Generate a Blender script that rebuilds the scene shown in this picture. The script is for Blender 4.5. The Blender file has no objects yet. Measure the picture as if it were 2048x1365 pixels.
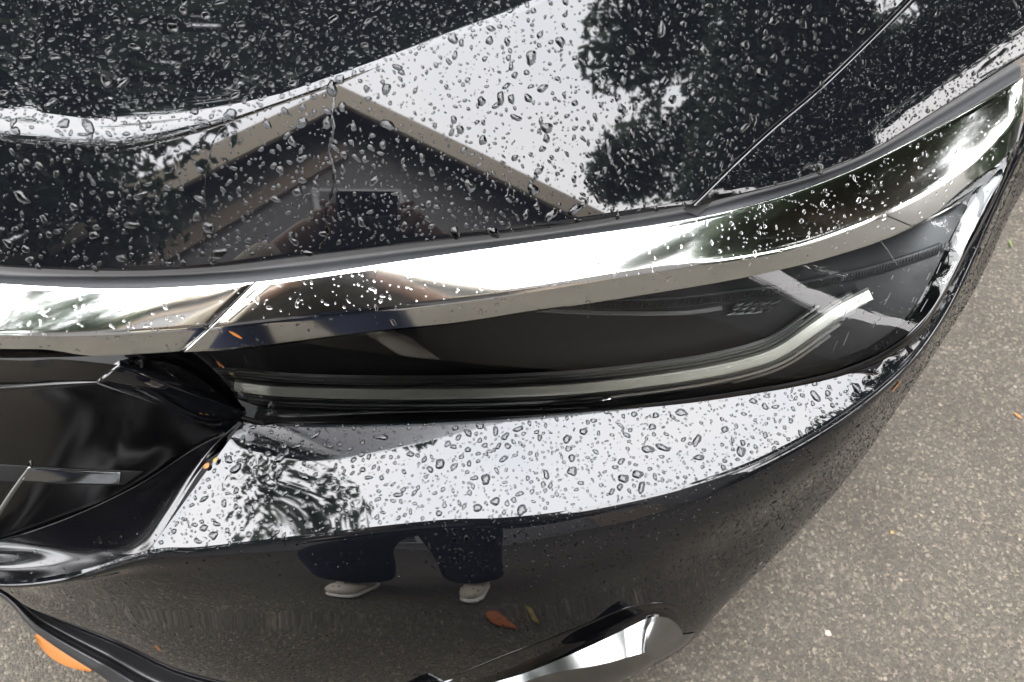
import bpy, math, random
import numpy as np
from mathutils import Vector, Matrix
from mathutils.bvhtree import BVHTree
S = bpy.context.scene
COL = S.collection
rng = np.random.default_rng(7)
random.seed(7)
R = math.radians

# ------------------------------------------------------------------ camera
CAM = np.array([0.0, 0.0, 1.42]); PITCH = 60.0; F = 1490.0
cd = bpy.data.cameras.new('camera'); cam = bpy.data.objects.new('camera', cd); COL.objects.link(cam)
cam.location = CAM; cam.rotation_euler = (R(90 - PITCH), 0, 0)
cd.sensor_width = 36; cd.lens = 36 * F / 2048; cd.clip_start = 0.01; cd.clip_end = 500
cd.dof.use_dof = True; cd.dof.focus_distance = 0.80; cd.dof.aperture_fstop = 9.0
S.camera = cam

# ------------------------------------------------------------------ sky, sun, exposure
SUN_EL, SUN_AZ = R(58), R(200)
SKY_LOW, SKY_TOP = 6.0, 17.0
W = bpy.data.worlds.new('World'); S.world = W; W.use_nodes = True
nt = W.node_tree; N = nt.nodes; L = nt.links
for n in list(N): N.remove(n)
out = N.new('ShaderNodeOutputWorld'); bg = N.new('ShaderNodeBackground'); bg.inputs[1].default_value = 0.15
sky = N.new('ShaderNodeTexSky'); sky.sky_type = 'NISHITA'; sky.sun_disc = False
sky.sun_elevation = SUN_EL; sky.sun_rotation = SUN_AZ
tc = N.new('ShaderNodeTexCoord'); nz = N.new('ShaderNodeTexNoise'); nz.inputs['Scale'].default_value = 1.6
nz.inputs['Detail'].default_value = 5
cr = N.new('ShaderNodeValToRGB'); e = cr.color_ramp.elements
e[0].position = 0.25; e[0].color = (0.74, 0.77, 0.83, 1); e[1].position = 0.7; e[1].color = (1, 0.962, 0.952, 1)
sc_ = N.new('ShaderNodeVectorMath'); sc_.operation = 'SCALE'; sc_.inputs['Scale'].default_value = 1.0
mx = N.new('ShaderNodeMix'); mx.data_type = 'RGBA'; mx.inputs[0].default_value = 0.96
L.new(tc.outputs['Generated'], nz.inputs['Vector']); L.new(nz.outputs['Fac'], cr.inputs[0])
sx = N.new('ShaderNodeSeparateXYZ'); L.new(tc.outputs['Generated'], sx.inputs[0])
mz = N.new('ShaderNodeMapRange'); mz.inputs[1].default_value = 0; mz.inputs[2].default_value = 1; mz.inputs[3].default_value = SKY_LOW; mz.inputs[4].default_value = SKY_TOP
L.new(sx.outputs[2], mz.inputs[0]); L.new(mz.outputs[0], sc_.inputs['Scale'])   # an overcast sky is about three times brighter overhead than at the horizon
L.new(cr.outputs[0], sc_.inputs[0]); L.new(sky.outputs[0], mx.inputs[6]); L.new(sc_.outputs[0], mx.inputs[7])
L.new(mx.outputs[2], bg.inputs[0]); L.new(bg.outputs[0], out.inputs[0])
sd = bpy.data.lights.new('sun', 'SUN'); sd.energy = 0.5; sd.angle = R(170); sd.color = (1, 0.96, 0.9)
so = bpy.data.objects.new('sun', sd); COL.objects.link(so)
so.rotation_euler = (math.pi/2 - SUN_EL, 0, math.pi - SUN_AZ)
V = S.view_settings; V.view_transform = 'Standard'; V.look = 'None'; V.gamma = 1; V.exposure = 3.12
V.use_curve_mapping = False
S.cycles.max_bounces = 12; S.cycles.transmission_bounces = 8; S.cycles.glossy_bounces = 6; S.cycles.diffuse_bounces = 2
S.cycles.transparent_max_bounces = 12; S.cycles.caustics_reflective = False; S.cycles.caustics_refractive = False
S.cycles.sample_clamp_indirect = 40
S.cycles.use_denoising = True

# ------------------------------------------------------------------ helpers
def ray(u, v):
    u = np.asarray(u, float); v = np.asarray(v, float)
    a = (u - 1024) / F; b = (682.5 - v) / F
    c, s = math.cos(R(PITCH)), math.sin(R(PITCH))
    return np.stack([a, c + b * s, -s + b * c], -1)
def at(u, v, z):
    d = ray(u, v); t = (np.asarray(z) - CAM[2]) / d[..., 2]
    return CAM + d * t[..., None]
def cr_interp(P, t):
    """cardinal spline through rows of P, t in 0..len-1"""
    n = len(P); i = np.clip(np.floor(t).astype(int), 0, n - 2); f = (t - i)[:, None]
    p0 = P[np.maximum(i - 1, 0)].copy(); p1 = P[i]; p2 = P[i + 1]; p3 = P[np.minimum(i + 2, n - 1)].copy()
    k0 = i == 0; p0[k0] = 2 * p1[k0] - p2[k0]; k3 = i == n - 2; p3[k3] = 2 * p2[k3] - p1[k3]
    return 0.5 * (2 * p1 + (p2 - p0) * f + (2 * p0 - 5 * p1 + 4 * p2 - p3) * f**2 + (3 * p1 - p0 - 3 * p2 + p3) * f**3)
def curve(pts, n, rng_=(0, 1)):
    P = np.array(pts, float)
    if len(P) == 2: P = np.array([P[0], (P[0] + P[1]) / 2, P[1]])
    d = cr_interp(P, np.linspace(0, len(P) - 1, 600))
    s = np.r_[0, np.cumsum(np.hypot(*np.diff(d[:, :2], axis=0).T))]; s /= s[-1]
    q = np.linspace(rng_[0], rng_[1], n)
    return np.stack([np.interp(q, s, d[:, k]) for k in range(P.shape[1])], -1)
def by_u(pts, us):
    """curve as v(u) sampled at given u"""
    P = np.array(pts, float); d = cr_interp(P, np.linspace(0, len(P) - 1, 800))
    return np.interp(us, d[:, 0], d[:, 1])
def zi(x, xs, ys):
    """smooth monotone interpolation, so that no panel gets a kink it does not have"""
    xs = np.array(xs, float); ys = np.array(ys, float)
    if len(xs) > 60 or len(xs) < 3 or ys.ndim > 1: return np.interp(x, xs, ys)
    h_ = np.diff(xs); d_ = np.diff(ys) / h_; m_ = np.r_[d_[0], np.where(d_[:-1] * d_[1:] > 0, (h_[1:] * d_[:-1] + h_[:-1] * d_[1:]) / (h_[1:] + h_[:-1]), 0 * d_[1:] if False else (d_[:-1] + d_[1:]) / 2), d_[-1]]
    x = np.clip(np.asarray(x, float), xs[0], xs[-1]); k_ = np.clip(np.searchsorted(xs, x, 'right') - 1, 0, len(xs) - 2); f = (x - xs[k_]) / h_[k_]
    return (2*f**3 - 3*f**2 + 1) * ys[k_] + (f**3 - 2*f**2 + f) * h_[k_] * m_[k_] + (3*f**2 - 2*f**3) * ys[k_+1] + (f**3 - f**2) * h_[k_] * m_[k_+1]
def nrm(a): return a / np.maximum(np.linalg.norm(a, axis=-1, keepdims=True), 1e-9)
def outward(P):
    """horizontal outward direction (towards the viewer / car's side) along a left-to-right curve"""
    t = np.gradient(P, axis=0); t[:, 2] = 0
    k = 9
    if len(t) > 30:
        tp = np.pad(t, ((k, k), (0, 0)), 'edge'); t = np.stack([np.convolve(tp[:, i], np.ones(2*k+1)/(2*k+1), 'valid') for i in range(3)], -1)
    t = nrm(t); return np.stack([t[:, 1], -t[:, 0], 0 * t[:, 0]], -1)
def march(P, uv, tilt):
    """from curve P down a slope of given tilt (deg) until it meets the sight line of uv"""
    d = ray(uv[:, 0], uv[:, 1]); h = outward(P); k = np.tan(np.radians(np.broadcast_to(tilt, len(P))))
    # P.z - (C.z + t dz) = k * ((C + t d - P).h)
    A = P[:, 2] - CAM[2] - k * ((CAM - P) * h).sum(1); B = d[:, 2] + k * (d * h).sum(1)
    t = A / B
    return CAM + d * t[:, None]
def rows_mesh(rows, m, close=False):
    """spline loft across a list of (n,3) curves, m samples per span"""
    Rw = np.array(rows); k = len(Rw); n = Rw.shape[1]
    if k == 2: t = np.linspace(0, 1, m + 1)[:, None, None]; return Rw[0] * (1 - t) + Rw[1] * t
    kn = np.r_[0, np.cumsum([np.linalg.norm(Rw[i + 1] - Rw[i], axis=1).mean()**.8 + 1e-6 for i in range(k - 1)])]
    dl = np.diff(kn)[:, None, None]; sl = np.diff(Rw, axis=0) / dl; T = np.empty_like(Rw); T[0], T[-1] = sl[0], sl[-1]
    T[1:-1] = (sl[:-1] * dl[1:] + sl[1:] * dl[:-1]) / (dl[:-1] + dl[1:]); out_ = []
    for i in range(k - 1):
        f = np.linspace(0, 1, m + 1)[(0 if i == 0 else 1):, None, None]; h_ = dl[i]
        out_.append((2*f**3 - 3*f**2 + 1) * Rw[i] + (f**3 - 2*f**2 + f) * h_ * T[i] + (3*f**2 - 2*f**3) * Rw[i+1] + (f**3 - f**2) * h_ * T[i+1])
    return np.concatenate(out_)
def grid_normals(G):
    a = np.gradient(G, axis=1); b = np.gradient(G, axis=0)
    n = nrm(np.cross(a, b)); 
    m = (n * (CAM - G)).sum(-1).mean()
    return n if m > 0 else -n
def link_mesh(name, verts, faces, mat, parent=None, smooth=True):
    me = bpy.data.meshes.new(name)
    me.from_pydata([tuple(v) for v in verts], [], [tuple(f) for f in faces]); 
    if smooth: me.polygons.foreach_set('use_smooth', [True] * len(me.polygons))
    me.materials.append(mat); o = bpy.data.objects.new(name, me); COL.objects.link(o)
    if parent: o.parent = parent
    me.update(); return o
def fast_mesh(name, verts, tris, mat, parent=None, smooth=True, nside=3):
    me = bpy.data.meshes.new(name); nv, nf = len(verts), len(tris)
    me.vertices.add(nv); me.vertices.foreach_set('co', np.asarray(verts, np.float32).ravel())
    me.loops.add(nf * nside); me.loops.foreach_set('vertex_index', np.asarray(tris, np.int32).ravel())
    me.polygons.add(nf); me.polygons.foreach_set('loop_start', np.arange(0, nf * nside, nside, dtype=np.int32))
    me.polygons.foreach_set('loop_total', np.full(nf, nside, np.int32))
    me.polygons.foreach_set('use_smooth', np.full(nf, smooth))
    me.update(); me.validate(); me.materials.append(mat)
    o = bpy.data.objects.new(name, me); COL.objects.link(o)
    if parent: o.parent = parent
    return o
SURF = []   # visible panels that carry raindrops: (key, grid)
def sheet(name, G, mat, parent=None, hem=(1, 1, 1, 1), r=0.0018, depth=0.012, key=None, label=None):
    """panel from a grid (rows x cols); edges are rolled over and turned down. hem = top,bottom,left,right"""
    if key: SURF.append((key, G))
    nn = grid_normals(G)
    def ext(G, nn, side):
        if side == 'b': return np.concatenate([G, hemrows(G[-1], G[-2], nn[-1])]), np.concatenate([nn, np.repeat(nn[-1:], 5, 0)])
        if side == 't': a, b = ext(G[::-1], nn[::-1], 'b'); return a[::-1], b[::-1]
        a, b = ext(np.swapaxes(G, 0, 1), np.swapaxes(nn, 0, 1), 't' if side == 'l' else 'b'); return np.swapaxes(a, 0, 1), np.swapaxes(b, 0, 1)
    def hemrows(E, I, n):
        o = nrm(E - I); o = nrm(o - (o * n).sum(-1, keepdims=True) * n); rr = []
        for th in (30, 60, 90):
            rr.append(E + r * math.sin(R(th)) * o - r * (1 - math.cos(R(th))) * n)
        rr.append(E + r * o - (r + depth * .5) * n); rr.append(E + r * o - (r + depth) * n)
        return np.array(rr)
    for f, s in zip(hem, 'tblr'):
        if f: G, nn = ext(G, nn, s)
    a, b = G.shape[:2]; idx = np.arange(a * b).reshape(a, b)
    q = np.stack([idx[:-1, :-1], idx[1:, :-1], idx[1:, 1:], idx[:-1, 1:]], -1).reshape(-1, 4)
    # orient to the camera side
    c = grid_normals(G); a1 = np.cross(G[1, 0] - G[0, 0], G[0, 1] - G[0, 0])
    mid = G[a // 2, b // 2]; v1 = G[a // 2 + 1, b // 2] - mid; v2 = G[a // 2, b // 2 + 1] - mid
    if np.dot(np.cross(v1, v2), c[a // 2, b // 2]) < 0: q = q[:, ::-1]
    o = fast_mesh(name, G.reshape(-1, 3), q, mat, parent, nside=4)
    if label: o['label'] = label
    return o
def coons(T, B, Lf, Rt, a, b):
    t = curve(T, b); bo = curve(B, b); l = curve(Lf, a); r = curve(Rt, a)
    v = np.linspace(0, 1, a)[:, None, None]; u = np.linspace(0, 1, b)[None, :, None]
    return ((1 - v) * t[None] + v * bo[None] + (1 - u) * l[:, None] + u * r[:, None]
            - ((1 - u) * (1 - v) * t[0] + u * (1 - v) * t[-1] + (1 - u) * v * bo[0] + u * v * bo[-1]))
class Surf:
    def __init__(s, P0, n, k1=0, k2=0):
        s.P = np.array(P0, float); s.n = nrm(np.array(n, float)); s.a = nrm(np.array([s.n[2], 0, -s.n[0]])); s.b = np.cross(s.n, s.a)
        s.k1, s.k2 = k1, k2
    def hit(s, uv):
        d = ray(uv[..., 0], uv[..., 1]); t = ((s.P - CAM) @ s.n) / (d @ s.n)
        for _ in range(12):
            q = CAM + d * t[..., None] - s.P; g = -.5 * (s.k1 * (q @ s.a)**2 + s.k2 * (q @ s.b)**2)
            t = t - ((q @ s.n) - g) / (d @ s.n)
        return CAM + d * t[..., None]
def tube(name, P, rad, mat, parent=None, sides=8, taper=None, make=True):
    P = np.array(P, float); n = len(P); T = nrm(np.gradient(P, axis=0)); ref = np.array([0.03, 0.1, 1.0])
    A = nrm(np.cross(T, ref)); Bn = np.cross(T, A); rad = np.broadcast_to(rad, n)
    th = np.linspace(0, 2 * math.pi, sides, endpoint=False)
    Vv = P[:, None] + rad[:, None, None] * (np.cos(th)[None, :, None] * A[:, None] + np.sin(th)[None, :, None] * Bn[:, None])
    idx = np.arange(n * sides).reshape(n, sides); nx = np.roll(idx, -1, 1)
    q = np.stack([idx[:-1], nx[:-1], nx[1:], idx[1:]], -1).reshape(-1, 4)
    if not make: return Vv.reshape(-1, 3), q
    return fast_mesh(name, Vv.reshape(-1, 3), q, mat, parent, nside=4)
def join(parts):
    Vs, Fs, k = [], [], 0
    for v, f in parts: Vs.append(v); Fs.append(np.asarray(f) + k); k += len(v)
    return np.concatenate(Vs), np.concatenate(Fs)
def tag(o, label, cat, group=None, kind=None):
    if label: o['label'] = label
    if cat: o['category'] = cat
    if group: o['group'] = group
    if kind: o['kind'] = kind
    return o
def empty(name, loc=(0, 0, 0)):
    o = bpy.data.objects.new(name, None); COL.objects.link(o); o.location = loc; o.empty_display_size = .1; return o

# ------------------------------------------------------------------ materials
def mat(name, color=(.5, .5, .5), rough=.5, metal=0, ior=1.5, coat=0, **kw):
    m = bpy.data.materials.new(name); m.use_nodes = True; b = m.node_tree.nodes['Principled BSDF']
    b.inputs['Base Color'].default_value = (*color, 1); b.inputs['Roughness'].default_value = rough
    b.inputs['Metallic'].default_value = metal; b.inputs['IOR'].default_value = ior
    b.inputs['Coat Weight'].default_value = coat; b.inputs['Coat Roughness'].default_value = 0.01
    for k, v in kw.items(): b.inputs[k.replace('_', ' ')].default_value = v
    return m
def add_bump(m, scale, strength, dist=0.001, detail=4, rough_var=None, col=None, coord='Object', ntype='ShaderNodeTexNoise'):
    t = m.node_tree; b = t.nodes['Principled BSDF']; c = t.nodes.new('ShaderNodeTexCoord'); n = t.nodes.new(ntype)
    n.inputs['Scale'].default_value = scale
    if 'Detail' in n.inputs: n.inputs['Detail'].default_value = detail
    t.links.new(c.outputs[coord], n.inputs['Vector']); o = n.outputs[0]
    bp = t.nodes.new('ShaderNodeBump'); bp.inputs['Strength'].default_value = strength; bp.inputs['Distance'].default_value = dist
    t.links.new(o, bp.inputs['Height']); t.links.new(bp.outputs[0], b.inputs['Normal'])
    if rough_var:
        mr = t.nodes.new('ShaderNodeMapRange'); mr.inputs[3].default_value, mr.inputs[4].default_value = rough_var
        t.links.new(o, mr.inputs[0]); t.links.new(mr.outputs[0], b.inputs['Roughness'])
    if col:
        r = t.nodes.new('ShaderNodeValToRGB'); r.color_ramp.elements[0].position = .35; r.color_ramp.elements[1].position = .65
        r.color_ramp.elements[0].color = (*col[0], 1); r.color_ramp.elements[1].color = (*col[1], 1)
        t.links.new(o, r.inputs[0]); t.links.new(r.outputs[0], b.inputs['Base Color'])
    return m
def paint_mat():
    m = mat('black_paint', (.0024, .0027, .0036), .018, ior=1.52)
    t = m.node_tree; b = t.nodes['Principled BSDF']; c = t.nodes.new('ShaderNodeTexCoord')
    n = t.nodes.new('ShaderNodeTexNoise'); n.inputs['Scale'].default_value = 9; n.inputs['Detail'].default_value = 2
    bp = t.nodes.new('ShaderNodeBump'); bp.inputs['Strength'].default_value = .015; bp.inputs['Distance'].default_value = .0006
    t.links.new(c.outputs['Object'], n.inputs['Vector']); t.links.new(n.outputs[0], bp.inputs['Height'])
    t.links.new(bp.outputs[0], b.inputs['Normal'])
    # fine dried dust specks on the lacquer
    v = t.nodes.new('ShaderNodeTexVoronoi'); v.inputs['Scale'].default_value = 420; t.links.new(c.outputs['Object'], v.inputs['Vector'])
    r = t.nodes.new('ShaderNodeValToRGB'); r.color_ramp.elements[0].position = .06; r.color_ramp.elements[0].color = (.016, .0155, .014, 1)
    r.color_ramp.elements[1].position = .12; r.color_ramp.elements[1].color = (.0024, .0027, .0036, 1)
    t.links.new(v.outputs['Distance'], r.inputs[0])
    n2 = t.nodes.new('ShaderNodeTexNoise'); n2.inputs['Scale'].default_value = 60; t.links.new(c.outputs['Object'], n2.inputs['Vector'])
    g = t.nodes.new('ShaderNodeMath'); g.operation = 'GREATER_THAN'; g.inputs[1].default_value = .58; t.links.new(n2.outputs[0], g.inputs[0])
    x = t.nodes.new('ShaderNodeMix'); x.data_type = 'RGBA'; x.inputs[6].default_value = (.0024, .0027, .0036, 1)
    t.links.new(g.outputs[0], x.inputs[0]); t.links.new(r.outputs[0], x.inputs[7]); t.links.new(x.outputs[2], b.inputs['Base Color'])
    return m
M_paint = paint_mat()
M_gloss = mat('gloss_black_plastic', (.0012, .0012, .0014), .05, ior=1.45)
M_chrome = mat('chrome', (.56, .57, .565), .075, metal=1)
M_smoke = mat('smoked_chrome', (.26, .265, .27), .16, metal=1)
M_seal = add_bump(mat('grey_seal', (.022, .023, .025), .42), 300, .15, .0005)
M_black = mat('black_void', (.004, .004, .004), .7)
M_trim = add_bump(mat('textured_black_plastic', (.014, .014, .015), .35), 900, .3, .0003)
M_guide = mat('light_guide', (.62, .62, .55), .3, ior=1.49, metal=.5, coat=.5)
M_bezel = mat('dark_bezel', (.017, .017, .018), .35, ior=1.35)
M_satin = mat('satin_silver', (.34, .34, .33), .28, metal=1)
M_water = mat('water_on_paint', (.24, .25, .26), 0.0, ior=1.36, Transmission_Weight=1.0)   # wet lacquer reflects less: that loss is put into the grey tint
M_clear = mat('water', (1, 1, 1), 0.0, ior=1.333, Transmission_Weight=1.0)
def lens_mat():
    m = bpy.data.materials.new('lens_plastic'); m.use_nodes = True; t = m.node_tree
    for n in list(t.nodes): t.nodes.remove(n)
    o = t.nodes.new('ShaderNodeOutputMaterial'); g = t.nodes.new('ShaderNodeBsdfGlossy'); g.inputs['Roughness'].default_value = .008
    tr = t.nodes.new('ShaderNodeBsdfTransparent'); tr.inputs[0].default_value = (.93, .95, .95, 1)
    fr = t.nodes.new('ShaderNodeFresnel'); fr.inputs[0].default_value = 1.48; x = t.nodes.new('ShaderNodeMixShader')
    t.links.new(fr.outputs[0], x.inputs[0]); t.links.new(tr.outputs[0], x.inputs[1]); t.links.new(g.outputs[0], x.inputs[2]); t.links.new(x.outputs[0], o.inputs[0])
    return m
M_lens = lens_mat()

# ------------------------------------------------------------------ car: key curves in the photograph
NU = 260
US = np.linspace(-260, 2090, NU)
hood_edge = [(-400, 480), (-150, 512), (0, 530), (220, 539), (400, 533), (600, 510), (820, 484), (1100, 452), (1385, 408)]
crease = [(-400, 190), (-150, 262), (0, 296), (100, 306), (240, 300), (400, 262), (560, 207), (760, 135), (1000, 48), (1110, 0), (1330, -85), (1650, -170), (2000, -215)]
shut = [(1385, 408), (1470, 322), (1553, 246), (1638, 174), (1740, 76), (1820, -6), (1920, -112), (2000, -215)]
chrome_top = [(-400, 520), (-150, 552), (0, 568), (220, 579), (400, 573), (560, 560), (800, 524), (1100, 481), (1300, 453), (1420, 432), (1560, 396), (1700, 344), (1820, 286), (1930, 226), (2045, 158)]
chrome_mid = [(-400, 640), (-150, 663), (0, 669), (200, 668), (400, 657), (520, 647), (680, 629), (800, 617), (964, 597), (1100, 576), (1244, 552), (1380, 530), (1468, 518), (1594, 494), (1741, 440), (1826, 400), (1895, 359), (1980, 295), (2046, 222)]
chrome_bot = [(-400, 690), (-150, 712), (0, 716), (171, 713), (355, 705), (513, 696), (700, 672), (919, 648), (1090, 621), (1348, 580), (1485, 556), (1621, 525), (1740, 490), (1826, 455), (1910, 412), (1970, 370), (2030, 295)]
lens_bot = [(245, 742), (490, 832), (560, 842), (700, 846), (900, 841), (1100, 828), (1348, 802), (1500, 780), (1600, 762), (1690, 738), (1775, 700), (1843, 645), (1895, 568), (1929, 501), (1962, 440), (2000, 365), (2026, 300)]

car = empty('car', (0.0, 0.6, 0.0)); CARLOC = np.array([0.0, 0.6, 0.0])
tag(car, 'glossy black car covered in raindrops, chrome strip running over its headlight', 'car')
# parts are built in world coordinates and hung under the car's Empty
def own(o): o.parent = car; o.location = -car.location; return o
def sub(o, p): o.parent = p; return o

# bonnet nose: a tilted, gently crowned panel
n0 = -nrm(ray(690, 195)); n0 = np.array([*(nrm(n0[:2]) * math.cos(R(48.5))), math.sin(R(48.5))])
nose_s = Surf(at(670, 505, .845), n0, .10, .10)
NG = nose_s.hit(coons(crease, hood_edge, [(-400, 190), (-400, 335), (-400, 480)], shut[::-1], 60, 240))
crP = NG[0]
# upper bonnet swept back from the fold, broad roll at the left, sharp at the right
w = np.r_[0, np.geomspace(.0008, 1.1, 60)]
sfrac = np.linspace(0, 1, 240)
Lr = np.interp(sfrac, [0, .10, .2, .3, .4, 1], [.016, .020, .022, .013, .005, .004])
UG = np.zeros((len(w), 240, 3)); UG[0] = crP
dirh = nrm(np.array([-.18, 1, 0.]))
for i in range(1, len(w)):
    wm = .5 * (w[i] + w[i-1]); th = 7 + (41 - 7) * np.exp(-(wm / Lr)**1.5) + 3 * math.exp(-wm / .25)
    UG[i] = UG[i-1] + (w[i] - w[i-1]) * (dirh[None] + np.stack([0*th, 0*th, np.tan(np.radians(th))], -1))
bonnet = own(sheet('bonnet', np.concatenate([UG[:0:-1], NG]), M_paint, car, hem=(0, 1, 0, 1), r=.0022, depth=.02))
SURF.append(('upper', UG[::-1])); SURF.append(('nose', NG))

# seal strip in front of the bonnet
def zc(u): return zi(u, [-400, 0, 500, 1000, 1400, 1700, 2045], [.872, .862, .838, .816, .803, .803, .832])
ct = curve(chrome_top, 400); ctP = at(ct[:, 0], ct[:, 1], zc(ct[:, 0]))
gap_top = [(-400, 478), (-150, 508), (0, 528), (220, 537), (400, 531), (600, 508), (820, 482), (1100, 450), (1370, 404), (1480, 376), (1640, 332), (1740, 292), (1830, 240), (1930, 178), (2045, 108)]
gt = curve(gap_top, 400); gtP = at(gt[:, 0], gt[:, 1], zc(ct[:, 0]) + .0)
h = outward(ctP)
seal = own(sheet('bonnet_seal', rows_mesh([gtP + [0, .012, -.02], gtP * .6 + ctP * .4 + [0, 0, -.0045], ctP + [0, 0, -.004]], 6), M_seal, car, hem=(0, 0, 0, 0)))

# fender
sh = curve([(p[0] + 7, p[1] + 3) for p in shut], 120)
fsh = nose_s.hit(sh); fe = [(1396, 414), (1440, 398), (1600, 357), (1730, 306), (1830, 247), (1930, 184), (2045, 112), (2200, 20)]
fe_c = curve(fe, 120); feP = at(fe_c[:, 0], fe_c[:, 1], zi(fe_c[:, 0], [1396, 1700, 2045, 2200], [.812, .815, .845, .86]))
fsh[:, 2] -= .0015
mid = .5 * (fsh + feP) + np.linspace(0, .004, 120)[:, None] * np.array([.3, -.2, 1.])
q1 = .5 * (fsh + mid) + np.linspace(0, .001, 120)[:, None] * np.array([.1, -.1, 1.]); q3 = .5 * (feP + mid) + np.linspace(0, .003, 120)[:, None] * np.array([.6, -.3, .8])
FG = rows_mesh([fsh, q1, mid, q3, feP], 10)
fender = own(sheet('fender', FG, M_paint, car, hem=(1, 1, 0, 0), r=.0018, depth=.02, key='fender'))
# dark channel below the shut line
own(sheet('shut_line_channel', rows_mesh([nose_s.hit(curve([(p[0] - 14, p[1] - 6) for p in shut], 80)) - [0, 0, .014], nose_s.hit(curve([(p[0] + 16, p[1] + 8) for p in shut], 80)) - [0, 0, .014]], 2), M_black, car, hem=(0, 0, 0, 0)))

# chrome strip, two lengths with a slanting joint
cm = curve(chrome_mid, 400); cb = curve(chrome_bot, 400)
def chrome_piece(s0, s1, slant, nm, lab):
    n = max(40, int(400 * (s1 - s0)))
    A = curve(chrome_top, n, (s0 + slant[0], s1 + slant[1])); B = curve(chrome_mid, n, (s0 + slant[2], s1 + slant[3])); Cc = curve(chrome_bot, n, (s0 + slant[4], s1 + slant[5]))
    P = at(A[:, 0], A[:, 1], zc(A[:, 0])); t1 = zi(B[:, 0], [0, 500, 1100, 1500, 2040], [24, 33, 33, 40, 45])
    Q = march(P, B, t1); Qe = Q.copy()
    T = march(Q, Cc, zi(Cc[:, 0], [0, 1000, 1700, 2040], [76, 74, 66, 60]))
    g1 = rows_mesh([P, Q], 10); hh = outward(Q)
    # facet crowned a little, arris softened
    k = np.linspace(0, 1, 11)[:, None, None]; g1 = g1 + (4 * k * (1 - k)) * .0005 * nrm(np.array([0, -.5, .85]))
    g2 = rows_mesh([Q, T], 8)[1:]; k = np.linspace(0, 1, 9)[1:, None, None]
    g2 = g2 + (4 * k * (1 - k)) * .0002 * nrm(np.array([0, -.9, .3]))
    o = own(sheet(nm, np.concatenate([g1, g2]), M_chrome, car, hem=(1, 1, 1, 1), r=.0012, depth=.010, key='chrome'))
    if lab: o['label'] = lab
    return P, Q, T
# arc-length fractions of the joint on each curve
def frac(pts, u):
    d = curve(pts, 800); return np.interp(u, d[:, 0], np.linspace(0, 1, 800))
jt, jm, jb = frac(chrome_top, 505), frac(chrome_mid, 415), frac(chrome_bot, 362)
gt_, gm_, gb_ = frac(chrome_top, 512), frac(chrome_mid, 424), frac(chrome_bot, 371)
chrome_piece(0, 0, (0, jt, 0, jm, 0, jb), 'chrome_strip', 'short chrome length across the grille side of the joint')
cP, cQ, cT = chrome_piece(0, 0, (gt_, 1, gm_, 1, gb_, 1), 'chrome_strip', 'long chrome length over the headlight')

# ------------------------------------------------------------------ headlight
# chrome bottom as start, lens bottom as end; lens bows outward
NL = 300
lt = curve([(262, 712)] + [p for p in chrome_bot if p[0] > 300], NL); cbz = curve(chrome_bot, 400); 
# 3D height of chrome's lower edge as a function of u
fullP = at(ct[:, 0], ct[:, 1], zc(ct[:, 0])); fullQ = march(fullP, cm, zi(cm[:, 0], [0, 500, 1100, 1500, 2040], [24, 33, 33, 40, 45]))
fullT = march(fullQ, cb, zi(cb[:, 0], [0, 1000, 1700, 2040], [76, 74, 66, 60]))
ltP = at(lt[:, 0], lt[:, 1], zi(lt[:, 0], cb[:, 0], fullT[:, 2])) 
lb = curve(lens_bot, NL)
lens_z = lambda u: zi(u, [240, 490, 1000, 1348, 1690, 1843, 1929, 2026], [.700, .610, .598, .594, .622, .666, .716, .770])
_al = np.r_[0, np.cumsum(np.hypot(*np.diff(lb, axis=0).T))]; lbP = at(lb[:, 0], lb[:, 1], np.polynomial.Polynomial.fit(_al, lens_z(lb[:, 0]), 6)(_al))
hl = outward(.5 * (ltP + lbP))
def lens_row(f, bow, dep=0):
    P = ltP * (1 - f) + lbP * f; return P + hl * (4 * f * (1 - f) * bow - dep) + [0, 0, -.2 * dep]
fs = np.linspace(0, 1, 41)
LG = np.array([lens_row(f, .0028) for f in fs])
LG = LG - hl * .0015
lens_in = np.array([lens_row(f, .004, .022 + .012 * math.sin(math.pi * f)) for f in np.linspace(-.04, 1.04, 41)])
hous = own(sheet('headlight', lens_in, M_bezel, car, hem=(0, 0, 0, 0)))
hous['label'] = 'headlight with clear cover and curved pale light bar'
lens = sub(sheet('lens', LG, M_lens, None, hem=(0, 0, 0, 0), key='lens'), hous)
# depth of inner fittings: point on a sight line, a little in front of the housing
from_bvh = BVHTree.FromPolygons([tuple(p) for p in lens_in.reshape(-1, 3)], [(i * NL + j, i * NL + j + 1, (i + 1) * NL + j + 1, (i + 1) * NL + j) for i in range(40) for j in range(NL - 1)])
def on_bvh(bvh, uv, off=0.0):
    res = []; dl = None; D = [ray(u, v) for u, v in uv]; H = []
    for d in D:
        d = d / np.linalg.norm(d); hp = bvh.ray_cast(Vector(CAM), Vector(d)); H.append((d, hp[3] if hp[0] is not None else None))
    ok = [k for k, h_ in enumerate(H) if h_[1] is not None]
    for k, (d, l) in enumerate(H):      # a miss takes the distance of the nearest hit along the line
        if l is None: l = H[min(ok, key=lambda q: abs(q - k))][1] if ok else .80
        res.append(CAM + d * (l - off))
    return np.array(res)
bar = [(470, 768), (560, 777), (700, 782), (900, 782), (1100, 775), (1250, 762), (1400, 741), (1500, 719), (1560, 696), (1620, 655), (1680, 614), (1738, 584)]
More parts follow.
